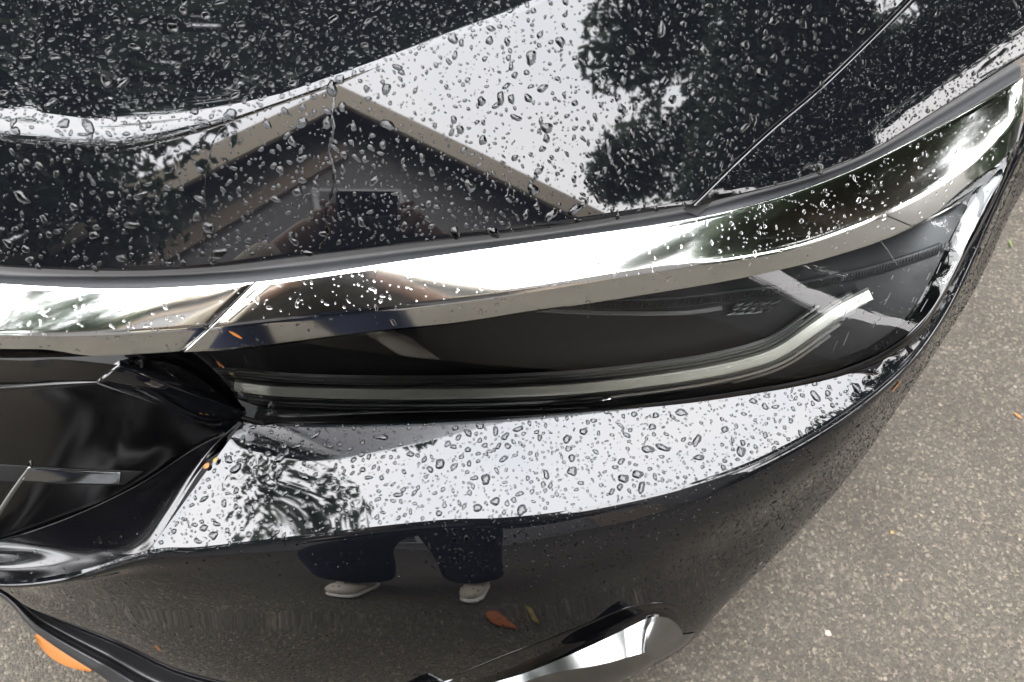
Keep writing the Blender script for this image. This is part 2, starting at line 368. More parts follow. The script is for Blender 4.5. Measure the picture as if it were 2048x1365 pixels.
def band(name, top, bot, m, off, n=200, r=.001, depth=.004, parent=hous, bow=.002, lab=None, lift=0.):
    a = curve(top, n); b = curve(bot, n)
    hit_ = np.array([from_bvh.ray_cast(Vector(CAM), Vector(nrm(ray(*p_))))[0] is not None and from_bvh.ray_cast(Vector(CAM), Vector(nrm(ray(*q_))))[0] is not None for p_, q_ in zip(a, b)])
    if hit_.sum() < 8: return None
    i0, i1 = np.where(hit_)[0][[0, -1]]; a, b = a[i0:i1 + 1], b[i0:i1 + 1]
    A = on_bvh(from_bvh, a, off); B = on_bvh(from_bvh, b, off + lift)
    t = np.linspace(0, 1, 9)[:, None, None]; G = A[None] * (1 - t) + B[None] * t
    G = G + 4 * t * (1 - t) * bow * nrm(CAM - G)
    o = sheet(name, G, m, parent, hem=(1, 1, 1, 1), r=r, depth=depth)
    if lab: o['label'] = lab
    return o
def offs(pts, d):
    c = curve(pts, 60); t = np.gradient(c, axis=0); t = t / np.linalg.norm(t, axis=1, keepdims=True)
    return np.stack([c[:, 0] - t[:, 1] * d, c[:, 1] + t[:, 0] * d], -1)
for a_, b_, m_, of_ in ((-9.5, -4, M_guide, .020), (-3.5, 1.8, M_guide, .021), (2.3, 8.5, M_guide, .020)):
    band('light_bar', offs(bar, a_), offs(bar, b_), m_, of_ - .004, bow=.0005, lift=.012)
def trimmed(pts, a_, b_):
    c = curve(pts, 100); return c[int(a_ * 99):int(b_ * 99) + 1][::3]
lead = [(418, 768)] + bar + [(1760, 568)]
for dd, wd, a_, b_ in ((-26, 1.6, 0, .93), (-20, 1.2, 0, .9), (-14, 1.3, .03, .96), (13, 1.2, .04, .97), (19, 1.3, .05, .95), (26, 1.0, .05, .93), (34, 1.2, .06, .9), (41, 1.0, .06, .7)):
    band('trim_line', trimmed(offs(lead, dd), a_, b_), trimmed(offs(lead, dd + wd), a_, b_), M_satin, .018, bow=.0004, r=.0003)
# upper shelf inside the lamp with a row of ridges
ridge = [(1000, 611), (1180, 612), (1348, 606), (1470, 592), (1590, 576), (1690, 556), (1760, 538), (1840, 512), (1900, 488)]
band('inner_shelf', offs(ridge, -9), offs(ridge, 9), M_bezel, .006, bow=.001, depth=.001)
rc = curve(ridge, 150); P1 = on_bvh(from_bvh, offs(ridge, 0)[::1], .0125)
rt = []; ra = curve(offs(ridge, -6), 150); rb = curve(offs(ridge, 6), 150)
for i in range(150):
    a = on_bvh(from_bvh, [(ra[i][0] + 3, ra[i][1])], .0125); b = on_bvh(from_bvh, [(rb[i][0] - 3, rb[i][1])], .0125)
    if len(a) and len(b): rt.append(tube('', np.array([a[0], .5 * (a[0] + b[0]) + [0, -.0004, .0008], b[0]]), .0009, None, sides=5, make=False))
v_, f_ = join(rt); ro = fast_mesh('ridge', v_, f_, M_bezel, hous, nside=4); ro['kind'] = 'stuff'
line2 = [(800, 640), (1000, 622), (1200, 628), (1348, 628), (1400, 624), (1445, 617)]
band('trim_line', line2, [(a, b + 1.6) for a, b in line2], M_satin, .012, bow=.0004, r=.0003)
# faceted side reflector
for i in range(5):
    for j in range(3):
        u0 = 1458 + i * 18 + (2 - j) * 8; v0 = 605 + j * 9 - i * 1.2
        g = on_bvh(from_bvh, [(u0, v0), (u0 + 17, v0 - 1), (u0 - 7, v0 + 8.5), (u0 + 10, v0 + 7.5), (u0 + 5, v0 + 4)], .013)
        if len(g) == 5:
            pk = g[4] + nrm(CAM - g[4]) * .0025
            link_mesh('reflector_facet', [g[0], g[1], g[3], g[2], pk], [(0, 1, 4), (1, 2, 4), (2, 3, 4), (3, 0, 4)], M_smoke, hous, smooth=False)
# gasket round the lens foot
gk = own(sheet('lens_gasket', rows_mesh([lbP + [0, 0, .001], lbP + hl * .0025 + [0, 0, -.001], lbP + hl * .006 + [0, 0, -.012]], 3), M_gloss, car, hem=(0, 0, 0, 0)))

# ------------------------------------------------------------------ bumper
shelf_top = [(492, 836), (560, 846), (700, 850), (900, 845), (1100, 832), (1348, 806), (1500, 784), (1602, 766), (1693, 742), (1779, 704), (1847, 648), (1899, 571), (1934, 503), (1967, 440), (2004, 367), (2030, 302), (2062, 215)]
R0 = [(-300,1085),(-120,1130),(0,1160),(140,1146),(300,1100),(400,1094),(540,1078),(860,1042),(1000,1036),(1130,1022),(1300,987),(1450,943),(1570,890),(1680,825),(1770,757),(1832,695),(1890,610),(1932,525),(1965,450),(2000,372),(2035,300),(2075,210)]
R1 = [(-300,1087),(-120,1132),(2,1163),(130,1165),(280,1150),(385,1148),(540,1145),(860,1128),(1000,1122),(1130,1106),(1300,1070),(1450,1018),(1570,955),(1680,880),(1780,783),(1843,706),(1902,613),(1943,532),(1976,455),(2012,372),(2046,300),(2088,208)]
R2 = [(-300,1090),(-120,1134),(5,1166),(110,1195),(250,1215),(370,1228),(540,1236),(860,1236),(1000,1230),(1130,1216),(1300,1170),(1450,1088),(1570,1010),(1690,915),(1794,796),(1858,708),(1912,622),(1952,540),(1988,455),(2024,375),(2058,300),(2100,208)]
R3 = [(-300,1093),(-120,1137),(8,1170),(85,1223),(239,1292),(376,1357),(560,1395),(860,1400),(1000,1400),(1150,1390),(1345,1312),(1450,1207),(1567,1090),(1690,950),(1802,781),(1868,682),(1922,598),(1960,525),(1994,450),(2035,375),(2068,300),(2110,208)]
NF = 400; st_i = np.linspace(0, 21, NF)
def idx_curve(p): return cr_interp(np.array(p, float), st_i)
Z0 = zi(st_i, range(22), [.52,.53,.54,.565,.579,.581,.584,.588,.5885,.587,.584,.583,.588,.594,.608,.627,.652,.676,.699,.721,.745,.767])
D1 = zi(st_i, [0, 2, 4, 10, 15, 21], [.04, .05, .044, .044, .04, .035])
D2 = zi(st_i, [0, 2, 4, 10, 15, 21], [.15, .15, .150, .149, .11, .10])
D3 = zi(st_i, [0, 2, 4, 8, 12, 15, 21], [.26, .28, .40, .46, .33, .22, .18])
def pfit(x, y, xs, deg): c_ = np.polynomial.Polynomial.fit(x, y, deg); return c_(xs)
uA = arcs = None
_c0 = idx_curve(R0); _al = np.r_[0, np.cumsum(np.hypot(*np.diff(_c0[:, :2], axis=0).T))]; _m = st_i >= 4
Z0 = np.where(_m, pfit(_al[_m], Z0[_m], _al, 5), Z0); Z0 = Z0 + np.where(_m, 0, (Z0[_m][0] - Z0[~_m][-1]) * np.exp(-(4 - st_i) * 1.2))
c0, c1, c2, c3 = map(idx_curve, (R0, R1, R2, R3))
foA = at(c0[:, 0], c0[:, 1], Z0)
hf0 = outward(foA)
rows = [foA, foA + hf0 * .005 - [0, 0, .0022], at(c1[:, 0], c1[:, 1], Z0 - D1), at(c2[:, 0], c2[:, 1], Z0 - D2), at(c3[:, 0], c3[:, 1], Z0 - D3)]
hf = outward(rows[4])
rows.append(rows[4] + np.array([0, 0, -.04]) - hf * .015); rows.append(rows[4] + np.array([0, 0, -.12]) - hf * .09)
# the upward-facing ledge shares its lower edge with the face from station 4 on
m4 = st_i >= 4 - 1e-9; foP = foA[m4]; nS = len(foP)
st = curve(shelf_top, 900); u_st = zi(c0[m4][:, 0], [300, 400, 540, 860, 1130, 1450, 1680, 1850, 1950, 2020, 2095], [492, 560, 660, 900, 1130, 1420, 1620, 1790, 1905, 1975, 2060])
su = np.interp(u_st, st[:, 0], np.linspace(0, 1, 900)); st = np.stack([np.interp(su, np.linspace(0, 1, 900), st[:, k]) for k in (0, 1)], -1)
_as = np.r_[0, np.cumsum(np.hypot(*np.diff(st, axis=0).T))]
stP = at(st[:, 0], st[:, 1], pfit(_as, zi(st[:, 0], [490, 1000, 1348, 1690, 1850, 1938, 2036, 2075], [.600, .598, .594, .615, .658, .708, .767, .786]), _as, 5))
m1 = .5 * (stP + foP) + np.array([0, 0, .0012])
BG_shelf = rows_mesh([stP, m1, foP], 14)
# round the fold softly
face = rows_mesh(rows, 14)
bumper = own(sheet('bumper', face, M_paint, car, hem=(0, 0, 0, 0)))
ledge = sub(sheet('bumper_ledge', BG_shelf, M_paint, None, hem=(1, 0, 0, 0), r=.0016, depth=.015), bumper)
SURF.append(('shelf', BG_shelf)); SURF.append(('face', face[:57]))

ub = rows[-1][::8]; back = ub.copy(); back[:, 1] = np.maximum(ub[:, 1], 0) * 0 + 2.6; back[:, 2] = .16; mid_ub = .5 * (ub + back); mid_ub[:, 2] = .15
own(sheet('shade_undertray', np.array([ub, mid_ub, back]), M_black, car, hem=(0, 0, 0, 0)))  # unseen sheet added under the car to keep sky light off the ground
# ------------------------------------------------------------------ ground
def ground_mat():
    m = mat('asphalt', (.06, .055, .05), .8); t = m.node_tree; b = t.nodes['Principled BSDF']; c = t.nodes.new('ShaderNodeTexCoord'); K = t.links.new
    def nd(k, **kw):
        n = t.nodes.new(k)
        for a_, v_ in kw.items(): n.inputs[a_].default_value = v_
        return n
    wn = nd('ShaderNodeTexNoise', Scale=160, Detail=3); K(c.outputs['Object'], wn.inputs['Vector'])
    ad = t.nodes.new('ShaderNodeMix'); ad.data_type = 'VECTOR'; ad.inputs[0].default_value = .006; K(c.outputs['Object'], ad.inputs[4]); K(wn.outputs['Color'], ad.inputs[5])
    v = nd('ShaderNodeTexVoronoi', Scale=210); K(ad.outputs[1], v.inputs['Vector'])
    v2 = nd('ShaderNodeTexVoronoi', Scale=560); K(ad.outputs[1], v2.inputs['Vector'])
    sp = t.nodes.new('ShaderNodeSeparateColor'); K(v.outputs['Color'], sp.inputs[0]); sp2 = t.nodes.new('ShaderNodeSeparateColor'); K(v2.outputs['Color'], sp2.inputs[0])
    r = t.nodes.new('ShaderNodeValToRGB'); K(sp.outputs[0], r.inputs[0]); el = r.color_ramp.elements
    el[0].position = .1; el[0].color = (0.0664, 0.0571, 0.0436, 1); el[1].position = 1; el[1].color = (0.2210, 0.1903, 0.1427, 1); x = el.new(.75); x.color = (0.1006, 0.0875, 0.0672, 1); x = el.new(.93); x.color = (0.1507, 0.1284, 0.0966, 1)
    r3 = t.nodes.new('ShaderNodeValToRGB'); K(sp2.outputs[1], r3.inputs[0]); r3.color_ramp.elements[0].color = (.5, .5, .5, 1); r3.color_ramp.elements[1].color = (1, 1, 1, 1)
    mm = t.nodes.new('ShaderNodeMix'); mm.data_type = 'RGBA'; mm.blend_type = 'MULTIPLY'; mm.inputs[0].default_value = .7; K(r.outputs[0], mm.inputs[6]); K(r3.outputs[0], mm.inputs[7])
    n = nd('ShaderNodeTexNoise', Scale=4, Detail=6); K(c.outputs['Object'], n.inputs['Vector'])
    r2 = t.nodes.new('ShaderNodeValToRGB'); r2.color_ramp.elements[0].position = .3; r2.color_ramp.elements[0].color = (.72, .70, .67, 1); r2.color_ramp.elements[1].position = .7; K(n.outputs[0], r2.inputs[0])
    m2 = t.nodes.new('ShaderNodeMix'); m2.data_type = 'RGBA'; m2.blend_type = 'MULTIPLY'; m2.inputs[0].default_value = 1; K(mm.outputs[2], m2.inputs[6]); K(r2.outputs[0], m2.inputs[7]); K(m2.outputs[2], b.inputs['Base Color'])
    bp = t.nodes.new('ShaderNodeBump'); bp.inputs['Strength'].default_value = .8; bp.inputs['Distance'].default_value = .003; bp.invert = True
    K(v.outputs['Distance'], bp.inputs['Height']); K(bp.outputs[0], b.inputs['Normal'])
    return m
M_ground = ground_mat()
g = fast_mesh('road', [(-150, -150, 0), (150, -150, 0), (150, 150, 0), (-150, 150, 0)], [(0, 1, 2, 3)], M_ground, nside=4); tag(g, 'rough grey asphalt road under the car', 'road', kind='structure')

# loose aggregate standing proud of the asphalt
def pebbles(n, x0, x1, y0, y1, rmin, rmax, m, name, label):  # grains
    ico = np.array([(0,0,1),(.9,0,.3),(.3,.85,.3),(-.7,.5,.3),(-.7,-.5,.3),(.3,-.85,.3)]); fc = np.array([(0,1,2),(0,2,3),(0,3,4),(0,4,5),(0,5,1)])
    c = np.c_[rng.uniform(x0, x1, n), rng.uniform(y0, y1, n), np.full(n, -.0005)]; a = rng.uniform(0, 6.28, n); r_ = rmin * (rmax / rmin)**(rng.random(n)**2.2)
    V_ = ico[None] * (1 + rng.uniform(-.25, .25, (n, 6, 1))) * r_[:, None, None] * np.array([1, 1, .45]); V_[..., :2] *= rng.uniform(.7, 1.25, (n, 1, 2))
    x = V_[..., 0] * np.cos(a)[:, None] - V_[..., 1] * np.sin(a)[:, None]; y = V_[..., 0] * np.sin(a)[:, None] + V_[..., 1] * np.cos(a)[:, None]
    V_ = np.stack([x, y, V_[..., 2]], -1) + c[:, None]; Fx = fc[None] + 6 * np.arange(n)[:, None, None]
    o = fast_mesh(name, V_.reshape(-1, 3), Fx.reshape(-1, 3), m, smooth=False); tag(o, label, 'gravel', kind='stuff'); return o
def peb_mat():
    m = mat('aggregate', (.1, .1, .1), .7); t = m.node_tree; c = t.nodes.new('ShaderNodeTexCoord'); v = t.nodes.new('ShaderNodeTexVoronoi'); v.inputs['Scale'].default_value = 60
    sp = t.nodes.new('ShaderNodeSeparateColor'); r = t.nodes.new('ShaderNodeValToRGB'); el = r.color_ramp.elements
    el[0].position = 0; el[0].color = (0.0379, 0.0329, 0.0274, 1); el[1].position = 1; el[1].color = (0.2429, 0.2048, 0.1505, 1); x = el.new(.6); x.color = (0.0986, 0.0878, 0.0719, 1); x = el.new(.9); x.color = (0.1518, 0.1280, 0.1027, 1)
    t.links.new(c.outputs['Object'], v.inputs['Vector']); t.links.new(v.outputs['Color'], sp.inputs[0]); t.links.new(sp.outputs[0], r.inputs[0]); t.links.new(r.outputs[0], t.nodes['Principled BSDF'].inputs['Base Color']); return m
pebbles(26000, -1.5, 1.9, -1.0, 1.6, .0012, .0055, peb_mat(), 'aggregate', 'pale and dark aggregate grains proud of the asphalt surface')
# ------------------------------------------------------------------ trees around the place
M_bark = add_bump(mat('bark', (.09, .07, .05), .9), 14, .6, .02)
def leaf_mat(c1, c2):
    m = mat('leaf', c1, .5); t = m.node_tree; b = t.nodes['Principled BSDF']; n = t.nodes.new('ShaderNodeTexNoise'); n.inputs['Scale'].default_value = 1.5
    c = t.nodes.new('ShaderNodeTexCoord'); t.links.new(c.outputs['Object'], n.inputs['Vector']); r = t.nodes.new('ShaderNodeValToRGB')
    r.color_ramp.elements[0].position = .35; r.color_ramp.elements[0].color = (*c1, 1); r.color_ramp.elements[1].position = .65; r.color_ramp.elements[1].color = (*c2, 1)
    t.links.new(n.outputs[0], r.inputs[0]); t.links.new(r.outputs[0], b.inputs['Base Color'])
    tl = t.nodes.new('ShaderNodeBsdfTranslucent'); t.links.new(r.outputs[0], tl.inputs[0]); x = t.nodes.new('ShaderNodeMixShader'); x.inputs[0].default_value = .45
    o = t.nodes['Material Output']; t.links.new(b.outputs[0], x.inputs[1]); t.links.new(tl.outputs[0], x.inputs[2]); t.links.new(x.outputs[0], o.inputs[0]); return m
M_leaf = leaf_mat((.070, .100, .062), (.125, .165, .10))
def tree(x, y, hgt, rad, zc_, nleaf, leaf, seed, label, sq=.8):
    rg = np.random.default_rng(seed); root = empty('tree', (x, y, 0)); tag(root, label, 'tree', 'trees standing round the parked car')
    parts = []; tr = np.array([(0, 0, -.2), (.05, .03, hgt * .3), (-.06, .05, hgt * .55), (.04, -.05, hgt * .85)])
    tr = curve(np.c_[tr[:, 2], tr[:, 0], tr[:, 1]], 12)[:, [1, 2, 0]]
    parts.append(tube('', tr, np.linspace(.035, .008, 12) * hgt * .5, None, sides=9, make=False))
    ncl = 46; C_ = nrm(rg.normal(size=(ncl, 3))) * (rg.random((ncl, 1))**.45) * rad * np.array([1, 1, sq]) + [0, 0, zc_]
    for c in C_[:18]:
        b0 = np.array([0, 0, rg.uniform(.3, .7) * hgt * .8]); mid_ = .5 * (b0 + c) + rg.normal(size=3) * .15 + [0, 0, .2]
        P = curve(np.c_[[b0, mid_, c]], 7); parts.append(tube('', P, np.linspace(.035, .01, 7), None, sides=5, make=False))
    v, f = join(parts); fast_mesh('trunk', v, f, M_bark, root, nside=4)
    k = rg.integers(0, ncl, nleaf); sz = rg.uniform(.18, .34, ncl) * rad
    nleaf = int(nleaf * 2); k = rg.integers(0, ncl, nleaf); leaf = leaf * 1.25
    P = C_[k] + nrm(rg.normal(size=(nleaf, 3))) * (rg.random((nleaf, 1))**.5) * sz[k][:, None] * [1, 1, .7]
    a = nrm(rg.normal(size=(nleaf, 3))); b = nrm(np.cross(a, rg.normal(size=(nleaf, 3)) + [0, 0, .5])); s = leaf * rg.uniform(.6, 1.3, (nleaf, 1))
    V4 = np.stack([P - a * s, P + b * s * .45, P + a * s, P - b * s * .45], 1).reshape(-1, 3)
    fast_mesh('crown', V4, np.arange(nleaf * 4).reshape(-1, 4), M_leaf, root, smooth=False, nside=4)
TREES = [  # x, y, height, radius, crown z, leaves, leaf size
    (-1.8, 7.4, 9.5, 4.6, 6.6, 40000, .085, 'tall tree beyond the bonnet, straight over the car'),
    (-3.7, 4.8, 8.5, 2.3, 6.0, 14000, .08, 'compact leafy tree beyond the grille side of the bonnet'),
    (4.6, 6.8, 9, 3.6, 6.6, 26000, .08, 'broad leafy tree beyond the fender side of the car'),
    (6.7, 1.5, 9.2, 3.7, 6.4, 36000, .08, 'leafy tree standing level with the headlight'),
    (6.2, -2.5, 8.8, 2.5, 6.4, 30000, .07, 'slim leafy tree on the headlight side, nearest the photographer'),
    (-5.0, 1.9, 9, 3.0, 6.9, 11000, .07, 'leafy tree on the grille side, leaning towards the car'),
    (-2.6, -2.9, 7.4, 2.1, 5.8, 6500, .06, 'slender sparse tree close behind the photographer'),
    (-5.6, -6.4, 8, 2.7, 5.0, 8000, .075, 'rounded tree behind the photographer on the grille side'),
    (-8.5, -2.0, 8, 3.2, 5.4, 16000, .08, 'rounded tree far out on the grille side'),
    (8.0, -3.6, 8.4, 3.5, 5.6, 22000, .08, 'rounded tree behind the photographer on the headlight side'),
    (1.0, -14.0, 7, 3.0, 3.9, 14000, .1, 'tree across the road behind the photographer'),
    (-9.0, -14.0, 7, 3.6, 4.4, 12000, .1, 'tree across the road at the far grille side'),
    (-10., 9.0, 9, 4.5, 6.0, 14000, .11, 'bushy tree far beyond the car on the grille side'),
    (10.5, 9.0, 9, 4.5, 6.0, 14000, .11, 'bushy tree far beyond the car on the fender side'),
    (2.5, 14.0, 10, 5, 6.5, 14000, .13, 'tall bushy tree farthest behind the car')]
for i, (x, y, hg, rd, z_, nl, lf, lb_) in enumerate(TREES): tree(x, y, hg, rd, z_, nl, lf, 100 + i, lb_)

# ------------------------------------------------------------------ grille side of the front
def patch3(T, B, Lf, Rt, a, b): 
    g = coons(T, B, Lf, Rt, a, b); return at(g[..., 0], g[..., 1], g[..., 2])
A_ = [(490,836,.600),(440,890,.596),(395,950,.591),(345,1030,.584),(300,1098,.579),(240,1118,.575),(140,1146,.565),(0,1160,.54),(-120,1130,.53),(-300,1085,.52)]
B_ = [(480,847,0.610),(424,895,0.600),(375,953,0.592),(322,1030,0.584),(268,1092,0.578),(205,1104,0.570),(120,1124,0.556),(-10,1138,0.524),(-130,1110,0.512),(-310,1065,0.502)]
C_ = [(470,856,0.605),(405,902,0.581),(330,972,0.559),(262,1030,0.551),(205,1062,0.553),(150,1083,0.553),(80,1096,0.547),(-30,1104,0.529),(-140,1078,0.520),(-320,1035,0.510)]
D_ = [(452,866,0.600),(384,902,0.565),(288,965,0.543),(218,1002,0.537),(160,1028,0.537),(100,1052,0.537),(30,1074,0.535),(-60,1088,0.527),(-160,1056,0.520),(-340,1010,0.510)]
fl = []
for c in (A_, B_, C_, D_):
    q = cr_interp(np.array(c, float), np.linspace(0, 9, 160)); fl.append(at(q[:, 0], q[:, 1], q[:, 2]))
M_panel0 = mat('satin_black_paint', (.0022, .0022, .0028), .15, ior=1.5)
flange = own(sheet('grille_surround', rows_mesh(fl, 10), M_panel0, car, hem=(0, 1, 0, 0), depth=.02)); SURF.append(('flange', rows_mesh(fl, 10)[:20]))
pocket_G = patch3([(-340,800,.775),(0,780,.772),(196,769,.765)], [(-340,1008,.507),(-160,1054,.517),(-60,1086,.524),(30,1072,.532),(160,1026,.534),(288,963,.540),(384,900,.562),(450,865,.598)],
                  [(-340,800,.775),(-340,900,.64),(-340,1008,.507)], [(196,769,.765),(330,815,.69),(450,865,.598)], 40, 90)
M_panel = mat('grille_plastic', (.0015, .0015, .0018), .16, ior=1.45)
pocket = own(sheet('grille_panel', pocket_G, M_panel, car, hem=(1, 0, 0, 0), r=.002))
pk_bvh = BVHTree.FromPolygons([tuple(p) for p in pocket_G.reshape(-1, 3)], [(i*90+j, i*90+j+1, (i+1)*90+j+1, (i+1)*90+j) for i in range(39) for j in range(89)])
def on_panel(bvh, pts, off, m, name, parent, n=40, rows=7, bow=.001, hem=(1,1,1,1), r=.001, depth=.004):
    T_, B__ = pts; a = on_bvh(bvh, curve(T_, n), off[0]); b = on_bvh(bvh, curve(B__, n), off[1]); t = np.linspace(0, 1, rows)[:, None, None]
    G = a[None] * (1 - t) + b[None] * t; G = G + 4 * t * (1 - t) * bow * nrm(CAM - G)
    return sub(sheet(name, G, m, None, hem=hem, r=r, depth=depth), parent)
on_panel(pk_bvh, ([(-200, 925), (0, 931), (150, 940), (285, 944)], [(-200, 955), (40, 964), (160, 970), (248, 970)]), (.001, .004), M_black, 'slot', pocket)
on_panel(pk_bvh, ([(62, 938), (150, 943), (240, 947)], [(46, 961), (140, 966), (237, 968)]), (.004, .010), M_smoke, 'slot_insert', pocket, bow=.0005)
on_panel(pk_bvh, ([(56, 936), (20, 985), (-20, 1045)], [(64, 938), (28, 988), (-11, 1048)]), (.008, .008), M_satin, 'bar', pocket, bow=.001)
crown_G = patch3([(-400,694,.834),(0,720,.818),(120,719,.811),(236,730,.789)], [(-400,782,.776),(0,770,.774),(120,763,.772),(196,760,.771)], [(-400,694,.834),(-400,740,.80),(-400,782,.776)], [(236,730,.789),(216,745,.780),(196,760,.771)], 20, 60)
own(sheet('grille_top_panel', crown_G, M_panel, car, hem=(0, 1, 0, 0), r=.002))
bl = [[(240,735,.780),(300,757,.757),(380,789,.708),(440,808,.666),(492,828,.615)], [(228,744,.777),(285,771,.750),(365,803,.700),(428,828,.656),(484,838,.607)], [(212,757,.770),(262,783,.740),(340,817,.690),(405,845,.640),(470,850,.600)], [(200,766,.764),(250,786,.732),(330,817,.680),(395,846,.628),(452,865,.595)]]
BLG = rows_mesh([at(*np.array(cr_interp(np.array(b, float), np.linspace(0, 4, 80))).T) for b in bl], 8)
own(sheet('grille_blade', BLG, M_paint, car, hem=(1, 1, 1, 1), r=.0012, depth=.008))
# mask piece between chrome strip and lamp tip
mk = patch3([(236,728,.788),(300,712,.795),(380,708,.792)], [(240,736,.780),(370,786,.712),(488,828,.615)], [(236,728,.788),(238,732,.784),(240,736,.780)], [(380,708,.792),(440,765,.70),(488,828,.615)], 12, 40)
own(sheet('lamp_corner_panel', mk - np.array([0, -.006, .004]), M_gloss, car, hem=(0, 0, 0, 0)))
# lower lip: open slot, then a satin rim
l_s = st_i <= 8; E0 = rows[4][l_s]
def lp(pts, zz): q = cr_interp(np.array(pts, float), st_i[l_s]); return at(q[:, 0], q[:, 1], E0[:, 2] + zz)
Lp = [(-300,1106),(-120,1152),(-2,1192),(75,1268),(191,1343),(300,1405),(520,1460),(860,1470),(1000,1470)]
Lq = [(-300,1098),(-120,1143),(3,1180),(82,1242),(218,1314),(345,1378),(545,1425),(860,1430),(1000,1430)]
own(sheet('lower_lip', rows_mesh([E0 + [0, .004, -.03], lp(Lq, -.045), lp(Lq, -.02) * .5 + lp(Lp, -.02) * .5, lp(Lp, -.03), lp(Lp, -.08) + [0, .03, 0]], 6), M_trim, car, hem=(0, 0, 0, 0)))
# fog lamp surround low on the bumper
FV = face.reshape(-1, 3); fa, fb = face.shape[:2]
face_bvh = BVHTree.FromPolygons([tuple(p) for p in FV], [(i*fb+j, i*fb+j+1, (i+1)*fb+j+1, (i+1)*fb+j) for i in range(fa-1) for j in range(fb-1)])
fr0 = on_bvh(face_bvh, curve([(760,1420),(880,1366),(1000,1316),(1150,1259),(1250,1219),(1320,1208),(1364,1220),(1384,1242),(1389,1260)], 90), .002)
k0 = curve([(780,1440),(900,1388),(1040,1350),(1170,1297),(1262,1253),(1303,1235),(1334,1236),(1354,1249),(1364,1264)], 90)
k1 = curve([(800,1460),(960,1400),(1085,1352),(1200,1330),(1262,1313),(1308,1300),(1338,1289),(1356,1279),(1366,1270)], 90)
k2 = curve([(850,1480),(1010,1425),(1130,1392),(1240,1362),(1320,1320),(1362,1296),(1381,1280),(1391,1265)], 90)
kf = on_bvh(face_bvh, k0, .0); zf = kf[:, 2] + np.interp(np.linspace(0, 1, 90), [0, .3, .8, 1], [.0, .006, .012, .003]); k1f = on_bvh(face_bvh, k1, 0)[:, 2]; w1 = np.interp(np.linspace(0, 1, 90), [0, .35, .85, 1], [0, .9, 1, .2]); z1 = (k1f + .002) * (1 - w1) + (zf - .001) * w1; k2f = on_bvh(face_bvh, k2, 0)[:, 2]; z2 = (k2f + .002) * (1 - w1) + (z1 - .05) * w1
FGd = rows_mesh([fr0, .5 * (fr0 + at(k0[:, 0], k0[:, 1], zf)) - [0, 0, .006], at(k0[:, 0], k0[:, 1], zf)], 8)
fog = own(sheet('fog_lamp_surround', FGd, M_gloss, car, hem=(1, 0, 0, 0), r=.002))
fb1 = rows_mesh([at(k0[:, 0], k0[:, 1], zf), at(k1[:, 0], k1[:, 1], z1)], 8)
sub(sheet('blade', fb1, M_paint, None, hem=(0, 0, 0, 0)), fog).data.materials[0] = M_smoke
fb2 = rows_mesh([at(k1[:, 0], k1[:, 1], z1), at(k2[:, 0], k2[:, 1], z2), at(k2[:, 0], k2[:, 1], z2) - outward(fr0) * .02 - [0, 0, .06]], 8)
sub(sheet('blade_underside', fb2, M_smoke, None, hem=(0, 0, 0, 0)), fog)
# dark backing behind the joints
bk = [UG[-1] * 1.0 - [0, 0, .06], crP - [0, 0, .05] + [0, .03, 0]]
def rs(P, n=120): q = np.linspace(0, len(P) - 1, n); i = np.clip(q.astype(int), 0, len(P) - 2); f = (q - i)[:, None]; return P[i] * (1 - f) + P[i + 1] * f
own(sheet('inner_structure', rows_mesh([rs(gtP) + [0, .03, -.03], rs(ctP) + [0, .02, -.03], rs(fullT) + [0, .03, -.02]], 4), M_black, car, hem=(0,0,0,0)))
own(sheet('lamp_support', rows_mesh([rs(ltP) + [0, .04, -.01], rs(lbP) + [0, .035, -.03], rs(stP) + [0, .03, -.03], rs(foP) + [0, .03, -.08]], 4), M_black, car, hem=(0,0,0,0)))

# dried streaks and light scuffs on the lamp cover at the corner
LGb = BVHTree.FromPolygons([tuple(p) for p in LG.reshape(-1, 3)], [(i * NL + j, i * NL + j + 1, (i + 1) * NL + j + 1, (i + 1) * NL + j) for i in range(40) for j in range(NL - 1)])
M_scuff = mat('dried_streak', (.07, .068, .064), .5); sc_parts = []
for k in range(24):
    u0 = rng.uniform(1590, 1890); v0 = 690 - (u0 - 1590) * .38 + rng.uniform(-85, 25); ln = rng.uniform(4, 30); a_ = R(rng.uniform(112, 124))
    q = [(u0 + ln * t * math.cos(a_) , v0 + ln * t * math.sin(a_)) for t in (0, .33, .66, 1)]
    if all(LGb.ray_cast(Vector(CAM), Vector(nrm(ray(*p_))))[0] is not None for p_ in q): sc_parts.append(tube('', on_bvh(LGb, q, .0002), rng.uniform(.00022, .0006), None, sides=4, make=False))
sm = curve([(1758, 478), (1776, 502), (1794, 530)], 8)
sc_parts.append(tube('', on_bvh(LGb, sm, .0002), .0004, None, sides=4, make=False))
v_, f_ = join(sc_parts); so_ = fast_mesh('streak', v_, f_, M_scuff, hous, nside=4); so_['kind'] = 'stuff'

